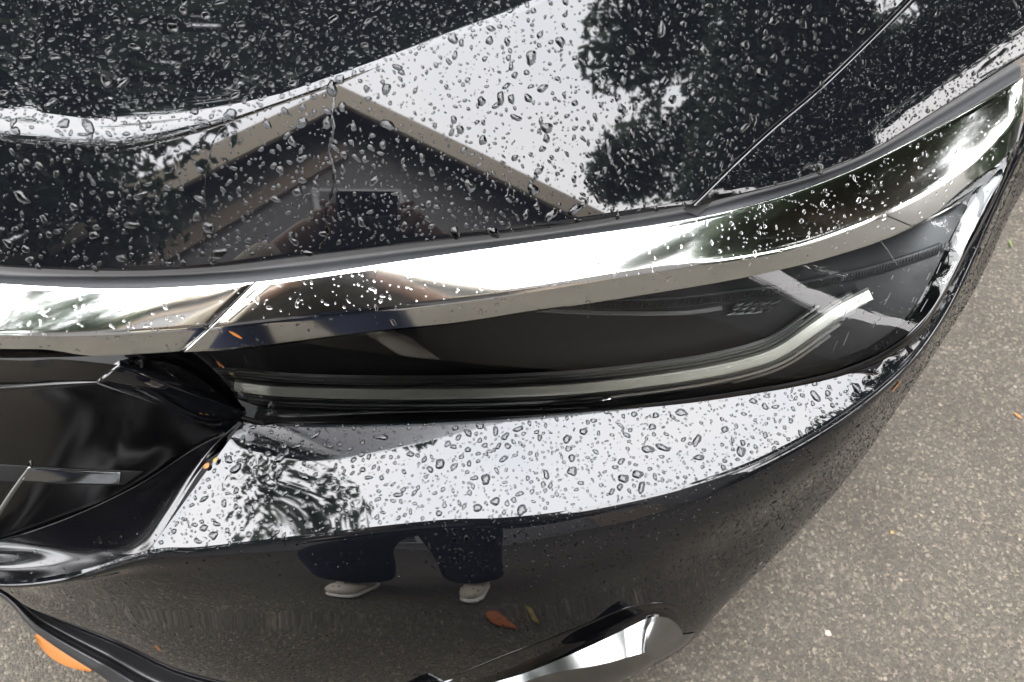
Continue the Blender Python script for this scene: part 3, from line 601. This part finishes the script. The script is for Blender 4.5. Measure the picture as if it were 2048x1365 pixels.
# ------------------------------------------------------------------ photographer (seen only in the reflections)
M_navy = add_bump(mat('navy_cloth', (.016, .020, .042), .85), 60, .4, .004)
M_skin = mat('skin', (.50, .32, .23), .5, Subsurface_Weight=.1)
M_shoe = add_bump(mat('cream_leather', (.62, .55, .45), .5), 80, .3, .001)
M_sole = mat('shoe_sole', (.75, .72, .66), .6)
M_hair = mat('hair', (.012, .010, .009), .5)
M_phone = mat('phone_case', (.03, .035, .045), .25)
def skin(name, V_, E_, rad, m, parent, lvl=2):
    me = bpy.data.meshes.new(name); me.from_pydata(V_, E_, []); o = bpy.data.objects.new(name, me); COL.objects.link(o)
    md = o.modifiers.new('skin', 'SKIN'); me.skin_vertices or None
    for i, r_ in enumerate(rad): me.skin_vertices[0].data[i].radius = (r_, r_) if not isinstance(r_, tuple) else r_
    me.skin_vertices[0].data[0].use_root = True; ss = o.modifiers.new('sub', 'SUBSURF'); ss.levels = lvl; ss.render_levels = lvl; me.materials.append(m)
    md.use_smooth_shade = True
    o.parent = parent; return o
PX, PY = -.10, -.36
per = empty('person', (PX, PY, 0)); tag(per, 'person in navy clothes and cream shoes bending forward, holding a phone up in both hands', 'person')
def loc(p):       # the stance is 13 cm back from the hands; trunk and head sit straight behind the phone
    y = p[1] - .13 if p[1] < -.13 else p[1]; x = p[0] + (.11 * min(1, max(0, (p[2] - .9) / .25)) if p[1] < -.13 else 0)
    return (x - PX, y - PY, p[2])
hipL, hipR = (-.20, -.40, .86), (0.0, -.40, .86)
bodyV = [(-.10, -.42, .95), (-.10, -.42, 1.10), (-.10, -.38, 1.26), (-.10, -.34, 1.38), (-.10, -.31, 1.45), (-.10, -.27, 1.53), (-.10, -.24, 1.62),
         (-.27, -.33, 1.35), (-.50, -.18, 1.13), (-.28, -.11, 1.29), (-.098, -.035, 1.415), (.08, -.33, 1.35), (.36, -.20, 1.13), (.24, -.12, 1.29), (.098, -.035, 1.415),
         (-.22, -.41, .86), (-.26, -.39, .68), (-.285, -.375, .50), (-.31, -.365, .28), (-.325, -.36, .09), (-.02, -.41, .86), (-.025, -.39, .68), (-.03, -.375, .50), (-.035, -.365, .28), (-.035, -.36, .09)]
bodyE = [(0,1),(1,2),(2,3),(3,4),(4,5),(5,6),(3,7),(7,8),(8,9),(9,10),(3,11),(11,12),(12,13),(13,14),(0,15),(15,16),(16,17),(17,18),(18,19),(0,20),(20,21),(21,22),(22,23),(23,24)]
bodyR = [.13,.12,.125,.12,.055,.085,.085,.06,.045,.036,.03,.06,.045,.036,.03,.085,.07,.055,.05,.04,.085,.07,.055,.05,.04]
skin('body', [loc(p) for p in bodyV], bodyE, bodyR, M_skin, per)
skin('shirt', [loc(p) for p in [(-.10,-.42,.92),(-.10,-.40,1.05),(-.10,-.36,1.22),(-.10,-.335,1.38),(-.10,-.32,1.46)]],
     [(0,1),(1,2),(2,3),(3,4)], [(.30,.17),(.29,.17),(.26,.17),(.21,.15),(.10,.09)], M_navy, per)
M_tan = add_bump(mat('tan_cloth', (.85, .75, .60), .8), 50, .4, .004)
for pts in ([(-.16,-.34,1.37),(-.27,-.33,1.36),(-.39,-.25,1.24),(-.50,-.18,1.13),(-.39,-.14,1.21),(-.28,-.11,1.29),(-.17,-.065,1.37)], [(-.04,-.34,1.37),(.08,-.33,1.36),(.23,-.26,1.24),(.36,-.20,1.13),(.30,-.16,1.21),(.24,-.12,1.29),(.165,-.065,1.37)]):
    skin('sleeve', [loc(p) for p in pts], [(i, i + 1) for i in range(6)], [.085,.08,.072,.068,.062,.056,.048], M_tan, per)
M_cape = add_bump(mat('slate_cloth', (.20, .195, .20), .85), 40, .5, .006, col=((.15, .15, .16), (.27, .25, .235)))
M_tan2 = add_bump(mat('beige_panel', (.80, .70, .54), .8), 50, .4, .004)
def cape(th0, th1, m, name, off=0):
    # rings from hood top to hem: centre x, centre y, z, rx, ry ; open at the front (towards the car) for face and arms
    prof = [(-.10,-.29,1.74,.03,.03),(-.10,-.29,1.71,.085,.08),(-.10,-.30,1.62,.125,.115),(-.09,-.32,1.52,.17,.13),(-.08,-.33,1.42,.24,.15),(-.07,-.34,1.30,.33,.18),(-.07,-.35,1.16,.41,.21),(-.07,-.36,1.0,.44,.24),(-.07,-.36,.92,.45,.25)]
    P_ = cr_interp(np.array(prof), np.linspace(0, 8, 41)); th = np.radians(np.linspace(th0, th1, 40)); G = []
    for k, (cx_, cy_, z_, rx_, ry_) in enumerate(P_):
        w_ = 1 + .03 * np.sin(th * 9) * min(1, k / 15); G.append(np.stack([cx_ + (rx_ + off) * w_ * np.sin(th), cy_ - (ry_ + off) * w_ * np.cos(th), np.full(40, z_) - .03 * (k / 40) * np.cos(th)], -1))
    o = sheet(name, np.array(G), m, None, hem=(0, 1, 1, 1), r=.004, depth=.006); o.parent = per; o.location = (-PX + .09, -PY - .12, 0); return o
cape(-82, 82, M_cape, 'rain_cape')
cape(82, 128, M_tan2, 'cape_panel'); cape(-128, -82, M_tan2, 'cape_panel')
cape(128, 168, M_cape, 'cape_front'); cape(-168, -128, M_cape, 'cape_front')
for sx_, pts in ((-1, [(-.09,-.025,1.425),(-.17,-.085,1.35),(-.28,-.14,1.27),(-.39,-.20,1.18),(-.47,-.24,1.08)]), (1, [(.09,-.025,1.425),(.15,-.085,1.35),(.24,-.14,1.27),(.32,-.20,1.18),(.37,-.26,1.08)])):
    e_ = np.array(pts); c_ = np.array([(-.07*sx_,-.06,1.45),(-.05*sx_,-.36,1.42),(.0,-.46,1.32),(.0,-.48,1.18),(.0,-.50,1.0)]); q_ = .5 * (e_ + c_) + [0, .02, -.03]
    e_, q_, c_ = [cr_interp(k_, np.linspace(0, 4, 30)) for k_ in (e_, q_, c_)]
    o = sheet('cape_wing', rows_mesh([e_, q_, c_], 10), M_cape, None, hem=(1, 0, 1, 1), r=.004, depth=.006); o.parent = per; o.location = (-PX, -PY, 0)
for sx_ in (-1, 1):
    lx = [-.24, -.27, -.29, -.31, -.325] if sx_ < 0 else [-.02, -.02, -.022, -.024, -.024]
    pts = [(-.10, -.42, .96)] + [(x_, y_, z_) for x_, y_, z_ in zip(lx, (-.41, -.39, -.36, -.32, -.27), (.84, .66, .48, .28, .085))]
    skin('trouser_leg', [loc(p) for p in pts], [(i, i + 1) for i in range(5)], [.15, .125, .115, .105, .10, .105], M_navy, per)
skin('hair', [loc(p) for p in [(-.10,-.265,1.60),(-.10,-.245,1.68),(-.10,-.32,1.62)]], [(0,1),(0,2)], [.095,.085,.07], M_hair, per)
for sx_ in (-1, 1):
    hx = -.0 + sx_ * .076
    base = (hx + sx_ * .035, -.045, 1.405)
    hand = sub(skin('hand', [loc((base[0], base[1], base[2])), loc((hx + sx_ * .018, -.035, 1.42)), loc((hx + sx_*.004, -.028, 1.43))], [(0,1),(1,2)], [.030,.032,.026], M_skin, None), per)
    for k in range(4):
        y0 = -.045 + .014 * k; z0 = 1.405 + .012 * k
        skin('finger', [loc((hx + sx_ * .02, y0, z0)), loc((hx + sx_ * .012, y0 + .006, z0 - .010)), loc((hx - sx_ * (.008 + .004 * (k % 2)), y0 + .002, z0 - .017))], [(0,1),(1,2)], [.0095,.0085,.0075], M_skin, hand, 1)
    skin('thumb', [loc((hx + sx_ * .02, -.045, 1.43)), loc((hx - sx_ * .005, -.035, 1.447)), loc((hx - sx_ * .03, -.03, 1.45))], [(0,1),(1,2)], [.012,.0105,.009], M_skin, hand, 1)
    # face and ears
    skin('ear', [loc((-.10 + sx_ * .082, -.245, 1.575)), loc((-.10 + sx_ * .09, -.25, 1.605))], [(0,1)], [.012,.014], M_skin, per, 1)
    skin('eye', [loc((-.10 + sx_ * .03, -.168, 1.59)), loc((-.10 + sx_ * .034, -.168, 1.59))], [(0,1)], [.010,.010], M_hair, per, 1)
skin('nose', [loc((-.10, -.165, 1.59)), loc((-.10, -.148, 1.56))], [(0,1)], [.009,.014], M_skin, per, 1)
skin('mouth', [loc((-.12, -.160, 1.53)), loc((-.10, -.156, 1.53)), loc((-.08, -.160, 1.53))], [(0,1),(1,2)], [.006,.008,.006], mat('lips', (.45, .18, .15), .5), per, 1)
for fx in (-.33, -.024):
    sh_ = skin('shoe', [loc((fx, -.40, .055)), loc((fx, -.32, .06)), loc((fx + (.01 if fx > 0 else -.02), -.22, .045)), loc((fx + (.015 if fx > 0 else -.03), -.15, .038))], [(0,1),(1,2),(2,3)], [.042,.05,.045,.034], M_shoe, per)
    skin('sole', [loc((fx, -.41, .018)), loc((fx, -.30, .016)), loc((fx + (.015 if fx > 0 else -.03), -.14, .018))], [(0,1),(1,2)], [(.045,.014),(.048,.014),(.04,.014)], M_sole, sh_, 1)
ph = empty('smartphone', tuple(CAM - .02 * np.array([0, .5, -.866]))); ph.rotation_euler = (R(90 - PITCH), 0, 0); tag(ph, 'dark phone held level in both hands above the car', 'phone')
def rbox(name, sx2, sy2, sz2, m, parent, loc_=(0, 0, 0), bev=.004):
    import bmesh
    bm = bmesh.new(); bmesh.ops.create_cube(bm, size=1); bmesh.ops.scale(bm, vec=(sx2, sy2, sz2), verts=bm.verts)
    bmesh.ops.bevel(bm, geom=bm.edges[:], offset=bev, segments=3, affect='EDGES'); me = bpy.data.meshes.new(name); bm.to_mesh(me); bm.free()
    me.materials.append(m); o = bpy.data.objects.new(name, me); COL.objects.link(o); o.location = loc_; o.parent = parent; return o
rbox('case', .128, .062, .008, M_phone, ph, bev=.003); rbox('screen', .122, .056, .001, M_gloss, ph, (0, 0, .0046), bev=.0003)
cb_ = rbox('camera_bump', .03, .03, .002, M_gloss, ph, (-.03, .01, -.005), bev=.0008)

# ------------------------------------------------------------------ rain on the panels
def blob(rg, seg, rings, lobes):
    """irregular water bead: footprint from merged discs, domed"""
    c = np.zeros((lobes, 2)); rr = np.ones(lobes)
    for i in range(1, lobes):
        a = rg.uniform(0, 6.28); d = rg.uniform(.5, 1.25); c[i] = c[rg.integers(0, i)] * .6 + [math.cos(a) * d, math.sin(a) * d]; rr[i] = rg.uniform(.35, .9)
    c -= c.mean(0) * .5
    th = np.linspace(0, 2 * math.pi, seg, endpoint=False); R_ = np.zeros(seg)
    for k, t in enumerate(th):
        q = np.linspace(0, 3.2, 64)[:, None] * [math.cos(t), math.sin(t)]
        f = sum((rr[i]**2) / (((q - c[i])**2).sum(1) + .05) for i in range(lobes)); w_ = np.where(f > 1.0)[0]; R_[k] = q[w_[-1]].dot([math.cos(t), math.sin(t)]) if len(w_) else .5
    R_ = R_ * (1 + sum(a_ * rg.uniform(.3, 1) * np.sin(q_ * th + rg.uniform(0, 6)) for q_, a_ in ((2, .16), (3, .13), (4, .09), (5, .06))) * (1 if seg > 8 else .4))
    R_ = (R_ + .35 * (np.roll(R_, 1) + np.roll(R_, -1))) / 1.7; R_ /= R_.mean()
    hh = rg.uniform(.26, .40); V_ = [(0, 0, hh)]
    fr = np.sin(np.linspace(0, 1, rings + 1)[1:] * math.pi / 2)
    for f in fr:
        z = hh * (1 - f**2.6)**.62 if f < 1 else -.06
        for k, t in enumerate(th):
            rf = f if f < .99 else 1.0
            V_.append((R_[k] * rf * math.cos(t), R_[k] * rf * math.sin(t), z))
    Fc = [(0, 1 + k, 1 + (k + 1) % seg) for k in range(seg)]
    for r_ in range(rings - 1):
        a = 1 + r_ * seg; b = a + seg
        for k in range(seg): k2 = (k + 1) % seg; Fc += [(a + k, b + k, b + k2), (a + k, b + k2, a + k2)]
    return np.array(V_), np.array(Fc)
dr = np.random.default_rng(11)
PB = [blob(dr, 28, 6, int(dr.choice([1, 2, 3, 3, 4, 5]))) for _ in range(26)]
PM = [blob(dr, 14, 4, int(dr.choice([1, 2, 2, 3, 3]))) for _ in range(20)]
PS = [blob(dr, 8, 3, 1) for _ in range(8)]
SPEC = {  # key: count per m2, size median (m), spread, label, group
    'nose':  (34000, .0011, .62, 'clear raindrop beaded on the steep front of the black bonnet', 'raindrops on the front of the bonnet'),
    'upper': (60000, .0010, .58, 'clear raindrop beaded on the flat top of the black bonnet', 'raindrops on the top of the bonnet'),
    'fender':(70000, .0008, .52, 'clear raindrop beaded on the black fender beyond the bonnet joint', 'raindrops on the fender'),
    'chrome':(15000, .0010, .45, 'clear raindrop beaded on the bright chrome strip', 'raindrops on the chrome strip'),
    'shelf': (40000, .0011, .62, 'clear raindrop beaded on the bumper ledge under the headlight', 'raindrops on the bumper ledge'),
    'face':  (15000, .0009, .38, 'small clear raindrop clinging to the side of the black bumper', 'raindrops on the bumper side'),
    'flange':(9000, .0010, .35, 'small clear raindrop on the black grille surround', 'raindrops on the grille surround'),
    'lens':  (1200, .0009, .40, 'small clear raindrop on the headlight cover', 'raindrops on the headlight cover')}
allD = []
for key, G in SURF:
    if key not in SPEC: continue
    dens, med, spr, lab, grp = SPEC[key]
    a, b = G.shape[:2]; P00, P01, P10, P11 = G[:-1, :-1], G[:-1, 1:], G[1:, :-1], G[1:, 1:]
    ar = np.linalg.norm(np.cross(P01 - P00, P10 - P00), axis=-1)
    # nothing far outside what the picture could show
    ctr = (P00 + P11) / 2; rel = ctr - CAM; cx = rel[..., 0]; f_ = rel @ np.array([0, .5, -.866]); up_ = rel @ np.array([0, .866, .5])
    uu = 1024 + F * cx / f_; vv = 682.5 - F * up_ / f_
    ok = (uu > -180) & (uu < 2200) & (vv > -170) & (vv < 1450)
    nn = nrm(np.cross(P01 - P00, P10 - P00)); s_ = np.sign((nn * (CAM - ctr)).sum(-1).mean()); nn = nn * s_
    dn = np.full(ar.shape, float(dens))
    if key == 'chrome': dn = np.where(np.arange(a - 1)[:, None] < 12, dens, dens * .3)
    if key == 'face': dn = np.where(vv < 1140 - .0 * uu, dens * 1.6, dens * .35) * np.where(uu > 850, 1.4, .35)
    if key == 'lens': dn = np.where((uu > 1600), dens * 3.5, dens * .4)
    wgt = (ar * dn * ok).ravel(); n = dr.poisson(wgt.sum()); ids = dr.choice(len(wgt), n, p=wgt / wgt.sum())
    i, j = np.divmod(ids, b - 1); s1, t1 = dr.random((2, n, 1))
    P = P00[i, j] * (1 - s1) * (1 - t1) + P01[i, j] * s1 * (1 - t1) + P10[i, j] * (1 - s1) * t1 + P11[i, j] * s1 * t1
    rad = np.clip(med * np.exp(spr * dr.normal(size=n)), .0003, .0060)
    o = np.argsort(-rad); P, rad, Nn = P[o], rad[o], nn[i, j][o]
    cell = {}; keep = []
    for q in range(n):     # beads do not overlap
        c = tuple((P[q] / .006).astype(int)); bad = False
        for dx in (-1, 0, 1):
            for dy in (-1, 0, 1):
                for dz in (-1, 0, 1):
                    for m_ in cell.get((c[0]+dx, c[1]+dy, c[2]+dz), ()):
                        if np.abs(P[q] - P[m_]).sum() < 1.45 * (rad[q] + rad[m_]): bad = True; break
                    if bad: break
                if bad: break
            if bad: break
        if not bad: cell.setdefault(c, []).append(q); keep.append(q)
    for q in keep: allD.append((rad[q], P[q], Nn[q], key))
allD.sort(key=lambda d: -d[0])
def in_frame(p):
    r_ = p - CAM; f_ = r_ @ np.array([0, .5, -.866]); u = 1024 + F * r_[0] / f_; v = 682.5 - F * (r_ @ np.array([0, .866, .5])) / f_
    return 5 < u < 2043 and 5 < v < 1360
meshes = []
for v, f in PB:
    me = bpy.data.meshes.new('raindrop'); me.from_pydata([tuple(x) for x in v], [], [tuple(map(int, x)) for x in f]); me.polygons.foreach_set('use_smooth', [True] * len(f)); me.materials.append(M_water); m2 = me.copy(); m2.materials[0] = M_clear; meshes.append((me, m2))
def frame(n, ang):
    a = np.cross(n, [math.cos(ang), math.sin(ang), .2]); a /= np.linalg.norm(a); return np.stack([a, np.cross(n, a), n], 1)
ZONES = {'nose': [(330, 'large clear raindrop on the bonnet front at the grille side'), (1060, "large clear raindrop on the bonnet front over the photographer's reflection"), (1240, 'large clear raindrop on the bonnet front in the pale sky reflection'), (9999, 'large clear raindrop on the bonnet front in the tree reflection by the fender joint')],
  'upper': [(350, 'large clear raindrop on the bonnet top above the curved fold at far left'), (9999, 'large clear raindrop on the bonnet top above the straight part of the fold')],
  'shelf': [(700, 'large clear raindrop on the bumper ledge near the grille'), (1250, 'large clear raindrop in the middle of the pale bumper ledge'), (9999, 'large clear raindrop on the bumper ledge where it curves round the corner')],
  'chrome': [(470, 'large clear raindrop on the short chrome length left of the joint'), (1250, 'large clear raindrop on the chrome strip in the dark and white reflection'), (9999, 'large clear raindrop on the chrome strip in the green tree reflection')]}
seen_z = {}
def drop_label(key, p):
    r_ = p - CAM; f_ = r_ @ np.array([0, .5, -.866]); u = 1024 + F * r_[0] / f_
    if key not in ZONES: lab = SPEC[key][3].replace('small ', '').replace('clear raindrop', 'large clear raindrop')
    else: lab = next(l_ for lim, l_ in ZONES[key] if u < lim)
    first = lab not in seen_z and key != 'nose'; seen_z[lab] = 1
    return lab.replace('large clear raindrop', 'largest of the clear raindrops') if first else lab
nb = 0; Vs, Fs, kk = [], [], 0; Vc, Fc_, kc = [], [], 0
for rad, p, n_, key in allD:
    Mx = frame(n_, dr.uniform(0, 6.28)); st_ = dr.uniform(.72, 1.4) if rad > .0009 else dr.uniform(.9, 1.15); hz = .5 if key == 'chrome' else 1.0
    if nb < 300 and in_frame(p):
        o = bpy.data.objects.new('raindrop', meshes[nb % len(meshes)][key in ('chrome', 'lens')]); COL.objects.link(o); nb += 1
        M4 = Matrix([[*(Mx[r_] * [rad * st_, rad / st_, rad * hz]), p[r_]] for r_ in range(3)] + [[0, 0, 0, 1]]); o.matrix_world = M4
        tag(o, drop_label(key, p), 'raindrop', SPEC[key][4]); continue
    lib = PB if rad > .0022 else PM if rad > .0009 else PS
    v, f = lib[dr.integers(0, len(lib))]
    v = (v * [rad * st_, rad / st_, rad * hz]) @ Mx.T + p
    if key in ('chrome', 'lens'): Vc.append(v); Fc_.append(f + kc); kc += len(v)
    else: Vs.append(v); Fs.append(f + kk); kk += len(v)
cm_ = fast_mesh('small_raindrops', np.concatenate(Vc), np.concatenate(Fc_), M_clear); tag(cm_, 'small clear raindrops scattered over the chrome strip and headlight cover', 'raindrops', kind='stuff')
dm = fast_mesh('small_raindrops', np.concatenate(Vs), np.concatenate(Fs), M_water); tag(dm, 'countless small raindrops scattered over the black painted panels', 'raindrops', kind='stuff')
print('DROPS', len(allD), kk)

def bush(x, y, rad, h_, seed, label):
    rg = np.random.default_rng(seed); root = empty('bush', (x, y, 0)); tag(root, label, 'bush', 'bushes along the roadside')
    st_ = [tube('', curve(np.array([(0, 0, 0), (h_ * .4, dx * .4, dy * .4), (h_ * .8, dx, dy)]), 6)[:, [1, 2, 0]], np.linspace(.03, .008, 6), None, sides=5, make=False) for dx, dy in rg.uniform(-.6, .6, (6, 2)) * rad]
    v, f = join(st_); fast_mesh('stem', v, f, M_bark, root, nside=4)
    n = 9000; c = nrm(rg.normal(size=(30, 3))) * (rg.random((30, 1))**.4) * [rad * .8, rad * .8, h_ * .4] + [0, 0, h_ * .5]; k = rg.integers(0, 30, n)
    P = c[k] + nrm(rg.normal(size=(n, 3))) * (rg.random((n, 1))**.5) * rad * .4; P[:, 2] = np.abs(P[:, 2]); a = nrm(rg.normal(size=(n, 3))); b = nrm(np.cross(a, rg.normal(size=(n, 3)))); q = .07 * rg.uniform(.6, 1.3, (n, 1))
    fast_mesh('foliage', np.stack([P - a * q, P + b * q * .5, P + a * q, P - b * q * .5], 1).reshape(-1, 3), np.arange(n * 4).reshape(-1, 4), M_leaf, root, smooth=False, nside=4)
for i, (x, y, r_, h_, lb_) in enumerate([(4.6, .6, 1.5, 2.0, 'round green bush level with the headlight'), (5.0, -3.9, 1.4, 1.7, 'low green bush under the slim tree'), (4.4, 3.8, 1.5, 2.2, 'tall green bush beyond the fender'),
        (-5.0, -1.0, 1.5, 1.8, 'green bush on the grille side'), (-5.2, -8.2, 1.6, 1.9, 'bush at the foot of the tree behind the photographer')]): bush(x, y, r_, h_, 300 + i, lb_)

# ------------------------------------------------------------------ water runs, fallen leaves and crumbs
def run(pts, wid, label):
    c = curve(pts, 70); P = nose_s.hit(c); n_ = nose_s.n; rg = np.random.default_rng(int(pts[0][0])); k = np.arange(70)
    w_ = wid * (1 + .35 * np.sin(k * .9 + rg.uniform(0, 6)) + .3 * np.sin(k * 2.3)) ; T = nrm(np.gradient(P, axis=0)); B = np.cross(n_, T)
    G = np.stack([P + B * (w_ * q)[:, None] + n_ * (wid * .22 * (1 - q * q) - .0001) for q in np.linspace(-1, 1, 9)])
    idx = np.arange(G[..., 0].size).reshape(9, 70); q = np.stack([idx[:-1, :-1], idx[1:, :-1], idx[1:, 1:], idx[:-1, 1:]], -1).reshape(-1, 4)
    a_ = np.cross(G[1, 0] - G[0, 0], G[0, 1] - G[0, 0]) @ n_
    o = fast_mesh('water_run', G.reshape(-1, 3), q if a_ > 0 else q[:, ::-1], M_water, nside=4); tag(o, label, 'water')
run([(640, 175), (668, 180), (664, 225), (667, 262), (658, 305), (668, 340), (664, 385), (652, 430), (655, 462), (641, 500)], .0016, 'crooked run of water down the bonnet front through the dark reflection')
run([(455, 250), (440, 262), (424, 290), (420, 315), (412, 345), (410, 390), (411, 440), (407, 500)], .0009, 'thin run of water down the bonnet front on the grille side')
M_or = add_bump(mat('dry_orange_leaf', (.36, .13, .02), .6), 70, .3, .001); M_yl = mat('yellow_leaf', (.26, .19, .05), .6); M_rd = mat('rusty_leaf', (.30, .09, .025), .6); M_gn = mat('green_leaf', (.10, .14, .03), .5)
def leaf_at(P0, P1, wid, nrm_, m, label, cat='leaf', name='fallen_leaf', curl=.15, skew=0.):
    P0, P1 = np.array(P0, float), np.array(P1, float); n_ = nrm(np.array(nrm_, float)); A = P1 - P0; ln = np.linalg.norm(A); A = A / ln; B = nrm(np.cross(n_, A)); V_, F_ = [], []; k = 14; c5 = 5
    for th_ in (0, -1):
        for i in range(k + 1):
            t = i / k; w_ = wid * math.sin(math.pi * min(1, t * .96 + .02))**.8 * (1 - .25 * t)
            for j in range(c5):
                q = (j - 2) / 2; V_.append(P0 + A * ln * t + B * w_ * (q * (1 if q > 0 else 1 - skew)) + n_ * (curl * wid * q * q + curl * .5 * ln * (t - .5)**2 + .0006 + th_ * .0004))
    for s_, base in ((1, 0), (-1, (k + 1) * c5)):
        for i in range(k):
            for j in range(c5 - 1):
                a = base + i * c5 + j; f = (a, a + c5, a + c5 + 1, a + 1); F_.append(f if s_ < 0 else f[::-1])
    o = link_mesh(name, V_, F_, m); tag(o, label, cat); return o
up = (0, 0, 1)
leaf_at(at(74, 1272, .010), at(184, 1343, .010), .022, up, M_or, 'orange leaf lying on the asphalt below the bumper lip', curl=.15, skew=.2)
def on_car(G, u, v):
    d = ray(u, v); d /= np.linalg.norm(d); a, b = G.shape[:2]; h_ = BVHTree.FromPolygons([tuple(p) for p in G.reshape(-1, 3)], [(i*b+j, i*b+j+1, (i+1)*b+j+1, (i+1)*b+j) for i in range(a-1) for j in range(b-1)]).ray_cast(Vector(CAM), Vector(d))
    n_ = np.array(h_[1]); n_ = n_ if n_ @ d < 0 else -n_; return np.array(h_[0]), n_, d
fl_G = rows_mesh(fl, 10); p, n_, _ = on_car(fl_G, 398, 945)
for (du, dv, w_, m, lb_) in ((0, 0, .003, M_or, 'orange crumb of leaf caught on the edge beside the grille'), (18, -12, .0022, M_yl, 'pale crumb of leaf beside the orange one near the grille')):
    a = at(408 + du, 938 + dv, p[2] + .012); b = at(418 + du, 926 + dv, p[2] + .012); leaf_at(a, b, w_, n_, m, lb_, 'leaf fragment', 'leaf_fragment')
ch_G = SURF[[k_ for k_, _ in SURF].index('chrome') + 1][1]
p, n_, _ = on_car(ch_G, 458, 662); p2, _, _ = on_car(ch_G, 484, 677); leaf_at(p, p2, .0016, n_, M_or, 'narrow orange flake stuck on the chrome strip beside the joint', 'leaf fragment', 'leaf_fragment', curl=.05)
try:
    p, n_, _ = on_car(face, 1784, 782); p2, _, _ = on_car(face, 1800, 762); leaf_at(p, p2, .003, n_, M_or, 'orange seed case stuck low on the side of the bumper', 'seed', 'seed_case')
except Exception: pass
for u, v, ln, m, lb_ in ((1000, 1247, .05, M_rd, 'rusty leaf on the asphalt in front of the bumper, nearest the shoes'), (1062, 1079, .03, M_rd, 'small rusty leaf on the asphalt far in front of the bumper'), (1066, 1232, .03, M_yl, 'small yellow leaf on the asphalt beside the rusty one'), (318, 1299, .022, M_or, 'tiny orange leaf on the asphalt on the grille side')):
    p, n_, d = on_car(face, u, v); r_ = d - 2 * (d @ n_) * n_
    if r_[2] < -.05: q = p + r_ * (-p[2] / r_[2]); leaf_at(q - [ln / 2, 0, -.004], q + [ln / 2, .01, .004], ln * .22, up, m, lb_)
for u, v, dx, dy, w_, m, lb_ in ((1962, 482, 8, -12, .004, M_or, 'orange seed on the asphalt at the far end of the bumper'),
        (2018, 480, 6, 18, .003, M_gn, 'thin green blade lying on the asphalt at the edge of the picture'), (2028, 826, 16, 12, .003, M_or, 'thin tan twig piece at the right edge of the asphalt'), (1780, 1064, 8, 3, .004, M_yl, 'yellow grain-sized leaf bit further down the asphalt'), (1650, 1262, 12, 10, .006, mat('pale_stone', (.34, .26, .22), .7), 'pinkish pale chip on the asphalt low in the picture')):
    leaf_at(at(u, v, .004), at(u + dx, v + dy, .006), w_, up, m, lb_, 'leaf fragment', 'leaf_fragment')
tw = curve([(1838, 733), (1858, 752), (1880, 770)], 14); o = tube('twig', at(tw[:, 0], tw[:, 1], .012), .0011, M_bark, sides=6); tag(o, 'thin dark twig on the asphalt beside the bumper corner', 'twig')
# ------------------------------------------------------------------ gabled house across the verge behind the photographer
M_wall = add_bump(mat('render_wall', (.24, .23, .225), .85), 9, .3, .01, col=((.27, .265, .27), (.36, .34, .32)))
M_beige = add_bump(mat('beige_board', (.80, .69, .53), .6), 20, .2, .004); M_tile = mat('roof_tile', (.10, .095, .10), .7); M_brown = mat('brown_board', (.44, .35, .27), .7)
M_glass = mat('window_glass', (.02, .022, .025), .03, ior=1.5); M_white = mat('white_frame', (.75, .75, .73), .4)
HX, HY, HA, HW, HE, HD = 1.15, -4.3, 8.45, 3.5, 5.35, 7.0      # ridge x, gable y, apex z, half width, eaves z, depth
hse = empty('house', (HX, HY, 0)); tag(hse, 'two storey gabled house with grey walls and beige gable boards behind the photographer', 'house')
wv = [(-HW, 0, 0), (HW, 0, 0), (HW, 0, HE), (0, 0, HA), (-HW, 0, HE), (-HW, -HD, 0), (HW, -HD, 0), (HW, -HD, HE), (0, -HD, HA), (-HW, -HD, HE)]
link_mesh('wall', wv, [(1, 0, 4, 3, 2), (5, 6, 7, 8, 9), (0, 5, 9, 4), (6, 1, 2, 7)], M_wall, hse, smooth=False)
sl = (HA - HE) / HW; sn = math.hypot(1, sl)
for sx_ in (-1, 1):
    def slab(name, x0, x1, y0, y1, z_off, th_, m, par):
        P = []
        for zz in (0, th_):
            for x, y in ((x0, y0), (x1, y0), (x1, y1), (x0, y1)): P.append((sx_ * x, y, HA - sl * x + z_off + zz))
        return link_mesh(name, P, [(0, 1, 2, 3), (4, 7, 6, 5), (0, 4, 5, 1), (1, 5, 6, 2), (2, 6, 7, 3), (3, 7, 4, 0)], m, par, smooth=False)
    rf = slab('roof', 0.0, HW + .35, .36, -HD - .3, .06, .10, M_tile, hse)
    for k in range(14):      # tile courses standing proud
        x_ = .02 + k * (HW + .3) / 14; slab('tile_course', x_, x_ + .20, .34, -HD - .28, .17, .03, M_tile, rf)
    slab('bargeboard', 0.0, HW + .38, .42, .37, -.34, .46, M_beige, hse)
    if sx_ < 0: slab('inner_board', 0.0, HW - .2, .06, .003, -.95, .30, M_brown, hse)
for wx, wz in ((-1.4, 3.6), (1.4, 3.6), (-1.4, 1.2), (0, 6.2)):
    fr_ = rbox('window', 1.1, .08, 1.2, M_white, hse, (wx, .03, wz), .01); rbox('pane', .46, .02, 1.06, M_glass, fr_, (-.25, .045, 0), .002); rbox('pane', .46, .02, 1.06, M_glass, fr_, (.25, .045, 0), .002); rbox('sill', 1.25, .14, .05, M_white, fr_, (0, .06, -.63), .005)
dr_ = rbox('door', .95, .06, 2.05, M_brown, hse, (1.4, .03, 1.03), .01); rbox('handle', .03, .06, .14, M_satin, dr_, (.36, .05, 0), .005)
#@@MORE2
